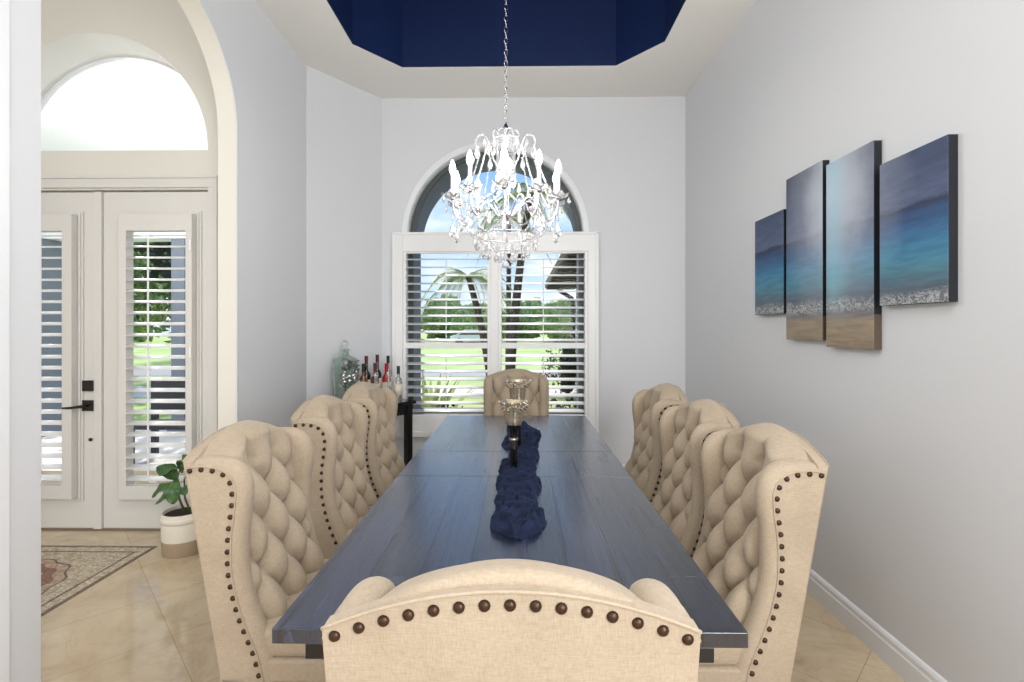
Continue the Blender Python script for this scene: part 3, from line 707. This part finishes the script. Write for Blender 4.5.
def decanter(u, v, h, r, label):
    b = thing('decanter', label, 'decanter', cpos(u, v), ang, 'decanters on the corner console')
    MB().lathe([(.0001, 0), (r * .7, 0), (r, r * .5), (r * 1.02, r), (r * .85, r * 1.6), (r * .3, r * 2.1), (r * .26, h - .07), (r * .45, h - .055), (.0001, h - .056)], 20).build('glass', M_clear, b, smooth=True, auto=50)
    MB().lathe([(.0001, h - .06), (r * .24, h - .055), (r * .2, h - .045), (r * .42, h - .03), (r * .3, h - .008), (.0001, h)], 12).build('stopper', M_clear, b, smooth=True)
decanter(.40, .32, .27, .055, 'round bellied clear decanter at the left front of the bottles')
decanter(.51, .35, .28, .042, 'slim clear decanter at the front of the group')
# silver leaf ornament
orn = thing('leaf_ornament', 'dark silver leaf and berry ornament in front of the green jar', 'ornament', cpos(.135, .34), ang)
rnd = random.Random(5); m = MB()
MB().lathe([(.0001, 0), (.04, 0), (.042, .012), (.012, .03), (.01, .10), (.0001, .1)], 14).build('stand', M_silver, orn, smooth=True)
for k in range(38):
    a = rnd.random() * 2 * PI; z = .08 + rnd.random() * .19; rr = .015 + .05 * math.sin(PI * min(1, (z - .05) / .26)); ti = rnd.uniform(.2, 1.1)
    dirv = Vector((math.cos(a) * math.cos(ti), math.sin(a) * math.cos(ti), math.sin(ti))); b0 = Vector((math.cos(a) * rr * .4, math.sin(a) * rr * .4, z)); side = dirv.orthogonal().normalized(); up = dirv.cross(side) * .008
    L = rnd.uniform(.05, .075)
    m.add([b0, b0 + dirv * L * .5 + side * .016, b0 + dirv * L, b0 + dirv * L * .5 - side * .016, b0 + dirv * L * .5 + up, b0 + dirv * L * .5 - up * .3], [(0, 1, 4), (1, 2, 4), (2, 3, 4), (3, 0, 4), (1, 0, 5), (2, 1, 5), (3, 2, 5), (0, 3, 5)])
m.build('leaves', M_silver, orn); orn.scale = (1.15, 1.15, 1.35)
m = MB()
for k in range(14):
    a = rnd.random() * 6.28; m.ball((.045 * math.cos(a), .045 * math.sin(a), .09 + rnd.random() * .13), .012, 10, 6)
m.build('berries', mat('silver_ball', sc(215, 215, 210), .12, .9), orn, smooth=True)

# ------------------------------------------------------------------ potted fiddle leaf plant
def m_basket():
    m = mat('two_tone_basket', sc(220, 212, 196), .8); g = G(m); s = g.n('ShaderNodeSeparateXYZ'); g.l(g.obj(), s.inputs[0])
    g.l(g.mix(g.math('GREATER_THAN', s.outputs[2], .105), sc(168, 148, 124), sc(226, 219, 204)), g.b.inputs['Base Color'])
    wv = g.n('ShaderNodeTexWave', bands_direction='Z'); wv.inputs['Scale'].default_value = 45; g.l(g.obj(), wv.inputs['Vector']); g.bump(wv.outputs['Fac'], .3, .004); return m
pl = thing('potted_plant', 'fiddle leaf plant in a two tone basket beside the front door', 'potted plant', (-2.165, 3.15, 0)); pl.scale = (.95, .95, .91)
pt = MB().lathe([(.0001, 0), (.122, 0), (.128, .01), (.134, .15), (.136, .285), (.132, .292), (.124, .29), (.122, .26), (.0001, .258)], 32).build('basket', m_basket(), pl, smooth=True, auto=50)
MB().lathe([(.128, .225), (.1375, .228), (.139, .26), (.1375, .265), (.128, .262)], 32).build('folded_rim', mat('basket_rim', sc(232, 226, 212), .8), pt, smooth=True)
MB().lathe([(.0001, .258), (.12, .258), (.118, .27), (.0001, .275)], 24).build('soil', mat('potting_soil', sc(40, 30, 24), .95), pl)
for s in (-1, 1): MB().tube([(s * .137, -.03, .22), (s * .155, -.015, .235), (s * .158, .0, .225), (s * .155, .015, .235), (s * .137, .03, .22)], .006, 6).build('rope_handle', mat('grey_rope', sc(110, 112, 118), .8), pt)
M_leaf = mat('fiddle_leaf_green', sc(58, 92, 52), .35, 0, .5)
gg = G(M_leaf); gg.l(gg.ramp(gg.noise(gg.obj(), 14, 3), [(.3, sc(44, 78, 44)), (.7, sc(84, 122, 66))]), gg.b.inputs['Base Color'])
M_stem = mat('plant_stem', sc(92, 96, 60), .6)
stm = MB(); stm.tube([(.0, 0, .27), (-.03, -.01, .37), (-.045, -.01, .50), (-.03, 0, .60)], [.008, .007, .005, .003], 7); stm.tube([(.03, .01, .27), (.0, .0, .38), (-.01, .01, .50), (.03, .02, .62)], [.007, .006, .005, .003], 7)
stm.build('stems', M_stem, pl, smooth=True)
def leafm(base, tip, wd, droop=.03, cup=.02):
    b = Vector(base); t = Vector(tip); d = t - b; side = d.cross(Vector((0, -.55, 1))).normalized()
    up = side.cross(d).normalized(); m = MB()
    def fn(u, v):
        x = (u * 2 - 1); prof = (math.sin(PI * min(1, v * .98 + .01)) ** .7) * (.55 + .5 * v)
        p = b + d * v + side * x * wd * prof + up * (droop * math.sin(PI * v) * (1) + cup * x * x * prof + .006 * math.sin(v * 14) * abs(x)); return p
    m.grid(fn, 9, 15); o = m.build('leaf', M_leaf, pl, smooth=True, recalc=False)
    s = o.modifiers.new('thick', 'SOLIDIFY'); s.thickness = .002
leafm((-.045, -.01, .50), (-.15, -.06, .61), .068)
leafm((-.04, -.01, .52), (-.02, -.08, .36), .062)
leafm((-.045, -.01, .48), (-.20, -.03, .385), .055, .02)
leafm((-.035, 0, .41), (-.16, -.05, .345), .03, .015)
leafm((-.03, 0, .58), (.08, -.05, .68), .045)
leafm((-.035, 0, .58), (-.10, -.10, .56), .06)
leafm((.03, .02, .60), (.13, .02, .69), .06); leafm((.01, .01, .52), (.12, .06, .50), .055); leafm((0, 0, .45), (.06, -.08, .42), .05); leafm((-.02, .0, .55), (-.04, .11, .62), .055)

# ------------------------------------------------------------------ chandelier
M_cry = mat('crystal', sc(252, 252, 255), .04, 0, 1.0, Transmission_Weight=.82, IOR=1.6)
M_col = mat('clear_crystal_column', sc(250, 250, 252), .03, 0, .8, Transmission_Weight=.94, IOR=1.4)
M_chr = mat('chrome', sc(200, 200, 205), .12, 1.0)
M_sleeve = mat('white_candle_sleeve', sc(240, 240, 236), .5)
M_bulb = mat('lit_bulb', sc(255, 250, 240), .3, Emission_Color=(1, .97, .92, 1), Emission_Strength=14)
CH = Vector((-.075, 2.70, 0)); HB = 1.98
ch = thing('chandelier', 'crystal chandelier with candle bulbs hanging over the dining table', 'chandelier', (CH.x, CH.y, HB))
ctop = H + .05 + th
MB().lathe([(.0001, 0), (.02, 0), (.06, .02), (.07, .04), (.07, .049), (.0001, .049)], 24, (0, 0, ctop - HB - .05)).build('ceiling_canopy', M_chr, ch, smooth=True, auto=50)
m = MB(); z = 2.565 - HB; k = 0
while z < ctop - HB - .06:
    A = R(90 * (k % 2) + 20); pts = []
    for i in range(12):
        a = 2 * PI * i / 12; u = .0085 * math.cos(a); vz = .019 * math.sin(a); pts.append((u * math.cos(A), u * math.sin(A), z + .019 + vz))
    m.tube(pts, .0022, 5, True); z += .031; k += 1
m.build('chain', M_chr, ch, smooth=True)
zb = lambda z: z - HB
MB().lathe([(.0001, zb(1.985)), (.016, zb(1.99)), (.026, zb(2.01)), (.014, zb(2.03)), (.03, zb(2.045)), (.036, zb(2.06)), (.02, zb(2.08)), (.012, zb(2.11)), (.012, zb(2.2)), (.03, zb(2.215)), (.012, zb(2.23)), (.01, zb(2.52)), (.02, zb(2.53)), (.006, zb(2.56)), (.0001, zb(2.57))], 18).build('centre_stem', M_chr, ch, smooth=True, auto=50)
MB().lathe([(.045, zb(2.22)), (.060, zb(2.225)), (.056, zb(2.30)), (.052, zb(2.40)), (.066, zb(2.47)), (.062, zb(2.47)), (.048, zb(2.40)), (.052, zb(2.30)), (.045, zb(2.23))], 20).build('glass_column', M_col, ch, smooth=True, auto=60)
# scalloped crown
m = MB()
for k in range(10):
    a = 2 * PI * k / 10; c0 = Vector((math.cos(a), math.sin(a), 0)); s0 = Vector((-math.sin(a), math.cos(a), 0))
    m.tube([c0 * (.062 + .012 * math.sin(PI * i / 8)) + s0 * (.022 * math.cos(PI * i / 8)) + Vector((0, 0, zb(2.475) + .035 * math.sin(PI * i / 8))) for i in range(9)], .004, 5)
m.tube([(.066 * math.cos(2 * PI * i / 30), .066 * math.sin(2 * PI * i / 30), zb(2.475)) for i in range(30)], .005, 6, True)
m.build('crown', M_cry, ch, smooth=True)
# parts with shared meshes
def prism_drop(L, r):
    return [(.0001, 0), (r * .35, -L * .12), (r, -L * .62), (r * .75, -L * .82), (.0001, -L)]
dropm = MB().lathe(prism_drop(.055, .0125), 6); drop0 = None
def drop(p, s=1.0):
    global drop0
    if drop0 is None: drop0 = dropm.build('crystal_drop', M_cry, ch); o = drop0
    else: o = drop0.copy(); COL.objects.link(o)
    o.parent = ch; o.location = p; o.scale = (s, s, s)
def beads(m, pts, r=.0058, step=.0125):
    m = MB()
    pts = [Vector(p) for p in pts]; acc = 0; 
    for a, b in zip(pts, pts[1:]):
        L = (b - a).length; t = -acc
        while t + step <= L + 1e-9:
            t += step
            p = a + (b - a) * (t / L); m.lathe([(.0001, -r), (r, 0), (.0001, r)], 5, p)
        acc = L - t
    if m.v: m.build('bead_strand', M_cry, ch)
NA = 10; RA = .295
armp = [(.015, zb(2.045)), (.05, zb(2.06)), (.09, zb(2.115)), (.13, zb(2.145)), (.165, zb(2.12)), (.20, zb(2.06)), (.24, zb(2.015)), (.278, zb(2.04)), (.293, zb(2.09)), (.295, zb(2.125))]
A2 = spline([(a, b, 0) for a, b in armp], 30)
arm_m = MB().tube([(q.x, 0, q.y) for q in A2], .0042, 6)
arm_m2 = None
bob = MB(); prof = [(.012, 0), (.03, .002), (.05, .012), (.055, .02), (.05, .017), (.03, .007), (.012, .006)]
nb = 24; vs = []; fs = []
for i, (r, zz) in enumerate(prof):
    for k in range(nb):
        a = 2 * PI * k / nb; rr = r * (1 + (.16 * math.cos(6 * a) if r > .02 else 0)); vs.append((RA + rr * math.cos(a), rr * math.sin(a), zb(2.128) + zz + (.008 * math.cos(6 * a) if r > .04 else 0)))
for i in range(len(prof) - 1):
    for k in range(nb): fs.append((i * nb + k, i * nb + (k + 1) % nb, (i + 1) * nb + (k + 1) % nb, (i + 1) * nb + k))
bob.add(vs, fs)
cup = MB().lathe([(.0001, 0), (.009, 0), (.017, .01), (.014, .018), (.0001, .018)], 12, (RA, 0, zb(2.118)))
slv = MB().lathe([(.0001, 0), (.0105, 0), (.0105, .118), (.0001, .118)], 12, (RA, 0, zb(2.136)))
blb = MB().lathe([(.0001, 0), (.008, .002), (.0165, .022), (.0175, .034), (.012, .056), (.005, .074), (.0001, .08)], 14, (RA, 0, zb(2.254)))
protoarm = [arm_m.build('arm', M_chr, ch, smooth=True), bob.build('glass_bobeche', M_cry, ch, smooth=True), cup.build('candle_cup', M_chr, ch, smooth=True), slv.build('candle_sleeve', M_sleeve, ch, smooth=True, auto=50), blb.build('bulb', M_bulb, ch, smooth=True)]
sw = []
for k in range(NA):
    a = R(-90 + 36 * k)
    for o in protoarm:
        c = o if k == 0 else o.copy()
        if k: COL.objects.link(c); c.parent = ch
        c.rotation_euler = (0, 0, a)
    ca, sa = math.cos(a), math.sin(a); a2 = a + R(36); c2, s2 = math.cos(a2), math.sin(a2)
    for q in range(6):
        an = 2 * PI * (q + .5) / 6; r = .058
        if q in (0, 3): drop((RA * ca + r * math.cos(an + a), RA * sa + r * math.sin(an + a), zb(2.14)), .8)
    drop((.245 * math.cos(a + R(18)), .245 * math.sin(a + R(18)), zb(2.03)), 1.2)
    drop((RA * ca, RA * sa, zb(2.0)), 1.5)
    # swag of beads from this arm to the next, and down to the basket ring
    m = MB(); P0 = Vector((RA * ca, RA * sa, zb(2.135))); P1 = Vector((RA * c2, RA * s2, zb(2.135)))
    beads(m, [P0.lerp(P1, i / 10) - Vector((0, 0, .075 * math.sin(PI * i / 10))) for i in range(11)])
    Rg = Vector((.17 * ca, .17 * sa, zb(1.945)))
    beads(m, [P0.lerp(Rg, i / 10) - Vector((0, 0, .05 * math.sin(PI * i / 10))) for i in range(11)])
    T0 = Vector((.16 * ca, .16 * sa, zb(2.40)))
    beads(m, [T0.lerp(P0, i / 10) - Vector((0, 0, .05 * math.sin(PI * i / 10))) for i in range(11)])
    Cn = Vector((.06 * ca, .06 * sa, zb(1.86)))
    beads(m, [Rg.lerp(Cn, i / 8) - Vector((0, 0, .02 * math.sin(PI * i / 8))) for i in range(9)])
    beads(m, [(RA * ca, RA * sa, zb(2.11)), (RA * ca, RA * sa, zb(2.0))]); beads(m, [Vector((.245 * math.cos(a + R(18)), .245 * math.sin(a + R(18)), zb(2.09))), Vector((.245 * math.cos(a + R(18)), .245 * math.sin(a + R(18)), zb(2.03)))])
    beads(m, [Vector((.03 * ca, .03 * sa, zb(2.04))), Vector((.09 * ca, .09 * sa, zb(1.96))), Rg])
    drop((.17 * ca, .17 * sa, zb(1.94)), 1.25)
    am = a + R(18); drop((.12 * math.cos(am), .12 * math.sin(am), zb(1.885)), 1.2)
    # upper scroll arm with a drop
    if k % 2 == 0 or True:
        sp = spline([(.03, zb(2.30), 0), (.07, zb(2.36), 0), (.09, zb(2.43), 0), (.12, zb(2.485), 0), (.16, zb(2.47), 0), (.168, zb(2.43), 0), (.15, zb(2.415), 0)], 20)
        if k % 2 == 0: MB().tube([(q.x * ca, q.x * sa, q.y) for q in sp], .0045, 6).build('scroll', M_cry, ch, smooth=True); drop((.16 * ca, .16 * sa, zb(2.42)), 1.3); drop((.12 * ca, .12 * sa, zb(2.47)), .9)
        else:
            drop((.105 * ca, .105 * sa, zb(2.46)), 1.1); drop((.075 * ca, .075 * sa, zb(2.24)), 1.0)
MB().tube([(.17 * math.cos(2 * PI * i / 40), .17 * math.sin(2 * PI * i / 40), zb(1.945)) for i in range(40)], .003, 5, True).build('basket_ring', M_chr, ch, smooth=True)
MB().tube([(.06 * math.cos(2 * PI * i / 24), .06 * math.sin(2 * PI * i / 24), zb(1.86)) for i in range(24)], .003, 5, True).build('basket_ring', M_chr, ch, smooth=True)
for k in range(5):
    a = R(72 * k - 90); drop((.055 * math.cos(a), .055 * math.sin(a), zb(1.855)), 1.1)
MB().ball((0, 0, zb(1.785)), .021, 8, 6).build('crystal_ball', M_cry, ch)
m = MB(); beads(m, [(0, 0, zb(1.985)), (0, 0, zb(1.806))])
bl = light('chandelier_glow', 'POINT', (CH.x, CH.y, 2.33), (0, 0, 0), 31, (1, .97, .88), shadow_soft_size=.28)

# ------------------------------------------------------------------ outdoors
GZ = -.16
def m_grass():
    m = mat('lawn_grass', sc(150, 176, 92), .9); g = G(m)
    g.l(g.ramp(g.noise(g.obj(world=True), .35, 6, .7), [(.3, sc(140, 168, 92)), (.55, sc(176, 196, 120)), (.75, sc(206, 214, 150))]), g.b.inputs['Base Color']); return m
M_grass = m_grass(); M_conc = paint('light_concrete', sc(214, 210, 204), .9); M_road = mat('road_asphalt', sc(165, 163, 168), .9); M_mulch = mat('dark_mulch', sc(50, 42, 36), .95)
struct(MB().box(-80, 80, 3.95, 140, GZ - .2, GZ).build('lawn', M_grass))
struct(MB().box(-8.5, 1.6, 3.9, 7.6, GZ, GZ + .02).build('porch_floor', M_conc))
struct(MB().box(-5.2, -1.98, 3.79, 4.0, GZ, -.0).build('porch_step', M_conc))
struct(MB().box(-60, 60, 16.2, 19.0, GZ, GZ + .01).build('road', M_road))
struct(MB().box(-60, 60, 11.2, 13.2, GZ, GZ + .02).build('driveway', M_conc))
# porch cover over the front door
struct(MB().box(-8.5, -1.95, 3.79, 7.4, 4.0, 4.1).build('porch_ceiling', M_porch))
struct(MB().box(-8.5, -1.95, 7.1, 7.4, 2.75, 4.0).build('porch_beam', M_porch))
def column(x0, x1, y0, y1, lab):
    t = thing('porch_column', lab, 'column', ((x0 + x1) / 2, (y0 + y1) / 2, GZ + .02), 0, 'grey blue porch columns'); a = (x1 - x0) / 2; b = (y1 - y0) / 2
    MB().box(-a, a, -b, b, .02, 2.75 - GZ - .02).build('shaft', M_stucco, t, bevel=.01)
    MB().box(-a - .04, a + .04, -b - .04, b + .04, 0, .18).build('plinth', M_stucco, t, bevel=.01)
column(-5.1, -4.9, 7.12, 7.38, 'slim grey blue porch column seen through the right door')
column(-7.7, -6.95, 7.05, 7.4, 'wide grey blue porch column seen through the left door')
# house wing on the right
hw = thing('house_wing', 'stucco garage wing with tiled eave outside right of the window', 'building', (1.6, 5.6, GZ))
MB().box(.0, 3.0, 0, 8.4, 0, 2.9).build('wall', paint('pale_wing_stucco', sc(196, 200, 208), .9), hw)
M_eave = mat('brown_soffit', sc(112, 96, 82), .8)
MB().prism([(-.86, 2.76), (3.4, 2.76), (3.4, 4.4), (1.4, 4.4), (-.86, 2.92)], [], (0, -.2, 0), X, Z, (0, 8.9, 0)).build('roof', M_eave, hw)
m = MB()
for k in range(19): m.box(-.83, -.02, -.1 + k * .47, .04 + k * .47, 2.70, 2.76)
m.build('rafter_tails', mat('rafter_dark', sc(70, 62, 54), .8), hw)
MB().tube([(-.5, 8.55, 2.7), (-.1, 8.5, 2.45), (-.06, 8.46, 2.2), (-.06, 8.46, .1)], .06, 8).build('downspout', mat('downspout_bronze', sc(36, 32, 30), .5), hw)

M_foli = mat('foliage', sc(90, 112, 60), .8); g = G(M_foli)
g.l(g.ramp(g.noise(g.obj(world=True), 3.5, 6, .8), [(.36, sc(62, 78, 42)), (.5, sc(122, 146, 82)), (.64, sc(190, 206, 140))]), g.b.inputs['Base Color'])
M_fold = mat('dark_foliage', sc(38, 50, 34), .7); M_bark = mat('palm_bark', sc(82, 72, 62), .9); M_frond = mat('palm_frond', sc(150, 168, 110), .6); M_dfr = mat('dark_frond', sc(52, 66, 40), .6)
def blob(m, c, rx, rz, seed, n=26, k=14, amp=.3):
    def fn(u, v):
        a = 2 * PI * u; b = PI * v; d = Vector((math.sin(b) * math.cos(a), math.sin(b) * math.sin(a), -math.cos(b)))
        q = 1 + amp * noise.noise(d * 2.2 + Vector((seed, 0, 0))) + amp * .8 * noise.noise(d * 6 + Vector((0, seed, 0)))
        return (c[0] + d.x * rx * q, c[1] + d.y * rx * q, c[2] + d.z * rz * q)
    m.grid(fn, n, k, wrapu=True)
rnd = random.Random(11)
spots = [(-58, 56, 5.0), (-51.5, 63, 5.6), (-45.5, 56, 5.1), (-39.5, 63, 5.8), (-14.5, 56, 4.9), (-9.6, 63, 5.6), (-4.4, 56, 4.5), (.6, 63, 5.2), (5.2, 56, 4.7), (10.4, 63, 6.0)]
for i, (x, y, h) in enumerate(spots):
    t = thing('hedgerow_tree', 'bushy green tree of the far tree line beyond the dining window' if i > 3 else 'bushy green tree of the far tree line beyond the front doors', 'tree', (x, y, GZ), 0, 'far trees beyond the dining window' if i > 3 else 'far trees beyond the front doors')
    m = MB(); blob(m, (0, 0, h * .5), 2.9, h * .48, i * 3.1, 48, 28, .35); m.build('foliage', M_foli, t, smooth=True)
    MB().tube([(0, 0, 0), (.1, 0, h * .4)], .18, 7).build('trunk', M_bark, t)
def leafcards(m, c, r, n, sz, seed):
    rr = random.Random(seed)
    for _ in range(n):
        d = Vector((rr.gauss(0, 1), rr.gauss(0, 1), rr.gauss(0, .75))); d = d.normalized() * r * rr.random() ** .4; p = Vector(c) + d
        a = Vector((rr.gauss(0, 1), rr.gauss(0, 1), rr.gauss(0, 1))).normalized() * sz; b = a.orthogonal().normalized() * sz * .45
        m.add([p - a, p + b, p + a, p - b], [(0, 1, 2, 3)])
def shade_tree(x, y, h, r, lab, seed, mt, n=1500):
    t = thing('shade_tree', lab, 'tree', (x, y, GZ)); rr = random.Random(seed)
    m = MB(); m.tube([(0, 0, 0), (.1, 0, h * .3), (.0, 0, h * .55)], [.22, .16, .12], 8)
    f = MB()
    for k in range(7):
        a = rr.random() * 6.28; e = Vector((math.cos(a) * r * .7, math.sin(a) * r * .7, h * rr.uniform(.5, .9))); m.tube([(0, 0, h * .45), tuple(e * .5 + Vector((0, 0, h * .3))), tuple(e)], [.09, .06, .03], 6)
        leafcards(f, e, r * .62, n // 7, .16, seed + k)
    m.build('trunk', M_bark, t); f.build('foliage', mt, t, recalc=False)
shade_tree(-10.2, 16.0, 5.2, 2.4, 'leafy tree on the lawn seen through the right front door', 1, M_foli, 3500)
shade_tree(-16.5, 17, 6.0, 2.8, 'leafy tree on the lawn seen through the left front door', 2, M_fold, 3000)
shade_tree(-6.2, 11.0, 5.4, 1.6, 'dark tree with spreading branches close to the porch', 4, M_fold, 1700)
shade_tree(-14.2, 27.0, 6.5, 3.4, 'light green tree farther back on the lawn', 7, M_foli, 3000)
# palms in front of the dining window
def palm(x, y, h, lean, lab, nf=15, fl=1.5, mt=M_frond, seed=0, r0=.075):
    t = thing('palm_tree', lab, 'palm tree', (x, y, GZ), 0); rr = random.Random(seed)
    top = Vector((lean, 0, h)); pts = [Vector((lean * (k / 8) ** 1.6, 0, h * k / 8)) for k in range(9)]
    MB().tube(pts, [r0 * (1.25 - .5 * k / 8) for k in range(9)], 9).build('trunk', M_bark, t, smooth=True)
    m = MB()
    for k in range(nf):
        a = 2 * PI * k / nf + rr.uniform(-.2, .2); e = rr.uniform(.1, .9); dv = Vector((math.cos(a), math.sin(a), 0)); rib = []
        for i in range(12):
            s = i / 11; rib.append(top + dv * fl * s * (.95 - .1 * e) + Vector((0, 0, fl * (e * s - (1.0 + .3 * e) * s * s))))
        m.tube(rib, [.014 * (1 - .8 * i / 11) for i in range(12)], 4)
        sd = Vector((-dv.y, dv.x, 0))
        for i in range(1, 36):
            s = i / 36 * 11; j = int(s); p = rib[j].lerp(rib[min(j + 1, 11)], s - j); L = .34 * math.sin(PI * (.12 + .85 * i / 36)) * fl / 1.5
            for q in (-1, 1):
                tip = p + sd * q * L * .8 + dv * L * .45 + Vector((0, 0, -L * .45)); wv = dv * .016
                m.add([p - wv, p + wv, tip], [(0, 1, 2)])
    m.build('fronds', mt, t, recalc=False)
palm(-.52, 9.6, 2.60, -.48, 'leaning palm in front of the left shutter, crown arching over', 17, 1.15, seed=1)
palm(-.25, 10.9, 4.0, .02, 'slim upright palm trunk just right of the window post', 13, 1.1, seed=2, r0=.06)
palm(-.20, 9.2, 4.1, .40, 'thicker palm leaning right behind the right shutter', 13, 1.2, seed=3, r0=.08)
# small plants by the window
def spiky(x, y, lab, n, L, mt, wd=.05, name='agave_plant', lift=(.6, 1.3)):
    t = thing(name, lab, 'plant', (x, y, GZ)); m = MB(); rr = random.Random(int(x * 100))
    for k in range(n):
        a = 2 * PI * k / n + rr.uniform(-.2, .2); el = rr.uniform(*lift); d = Vector((math.cos(a) * math.cos(el), math.sin(a) * math.cos(el), math.sin(el))); s = Vector((-math.sin(a), math.cos(a), 0)); up = s.cross(d)
        pts = [(0, .5), (.3, 1), (.65, .8), (1, .02)]; vs = []
        for q, ww in pts:
            p = d * L * q + Vector((0, 0, -.25 * L * q * q)); vs += [p - s * wd * ww, p + up * wd * -.35 * ww, p + s * wd * ww]
        fs = []
        for i in range(3):
            for j in range(2): fs.append((i * 3 + j, i * 3 + j + 1, i * 3 + j + 4, i * 3 + j + 3))
        m.add(vs, fs)
    m.build('leaves', mt, t, recalc=False)
    MB().lathe([(.0001, 0), (.06, 0), (.05, .12), (.0001, .14)], 8).build('crown_base', M_bark, t)
spiky(-1.28, 7.0, 'tall upright strappy plant outside the left shutter', 20, 1.35, mat('pale_blade', sc(176, 190, 120), .6), .055, lift=(.9, 1.4))
spiky(-2.1, 6.5, 'dark low strappy clump at the left corner of the window', 26, .85, M_fold, .05, 'liriope_clump')
def bush(x, y, r, h, lab, seed):
    t = thing('shrub', lab, 'shrub', (x, y, GZ)); f = MB(); blob(f, (0, 0, h * .5), r * .75, h * .45, seed, 24, 14)
    leafcards(f, (0, 0, h * .5), max(r, h * .5), 700, .05, seed); f.build('foliage', M_fold, t, recalc=False)
    MB().tube([(0, 0, 0), (0, 0, h * .4)], .03, 6).build('stem', M_bark, t)
bush(-.95, 6.15, .38, .60, 'low dark shrub under the left half of the window', 21)
bush(.62, 6.4, .45, .58, 'low dark shrub under the right half of the window', 22)
bush(1.15, 11.6, .27, 1.35, 'tall clipped dark shrub beside the bronze downspout', 23)
# car far away
cr_ = thing('parked_car', 'white car parked beyond the road under the trees', 'car', (-4.2, 46, GZ), R(4)); M_car = mat('white_car_paint', sc(236, 238, 240), .2)
MB().prism([(-2.2, .35), (2.2, .35), (2.25, .8), (1.5, .95), (.9, 1.42), (-.9, 1.45), (-1.7, .98), (-2.25, .85)], [], (0, -.85, 0), X, Z, (0, 1.7, 0)).build('body', M_car, cr_, bevel=.08)
MB().prism([(-1.45, .98), (1.3, .98), (.85, 1.34), (-.85, 1.37)], [], (0, -.87, 0), X, Z, (0, 1.74, 0)).build('side_window', mat('tinted_glass', sc(30, 34, 40), .1), cr_)
for sx in (-1.4, 1.4):
    for sy in (-.8, .8): MB().lathe([(.0001, -.1), (.33, -.1), (.34, 0), (.33, .1), (.0001, .1)], 18, (0, 0, 0), Matrix.Translation((sx, sy, .34)) @ Matrix.Rotation(R(90), 4, 'X')).build('wheel', mat('tyre', sc(25, 25, 27), .8), cr_)
# bench on the porch
bn = thing('porch_bench', 'dark bench on the porch seen through the right door louvers', 'bench', (-3.95, 5.75, GZ + .02)); M_bench = mat('dark_bench', sc(58, 60, 66), .6)
MB().box(-.55, .55, -.22, .22, .42, .47).build('seat', M_bench, bn, bevel=.01)
MB().box(-.55, .55, .18, .22, .55, .98).build('backrest', M_bench, bn, bevel=.01)
for sx in (-.5, .5):
    for sy in (-.19, .19): MB().box(sx - .03, sx + .03, sy - .03, sy + .03, 0, .42 if sy < 0 else .56).build('leg', M_bench, bn)
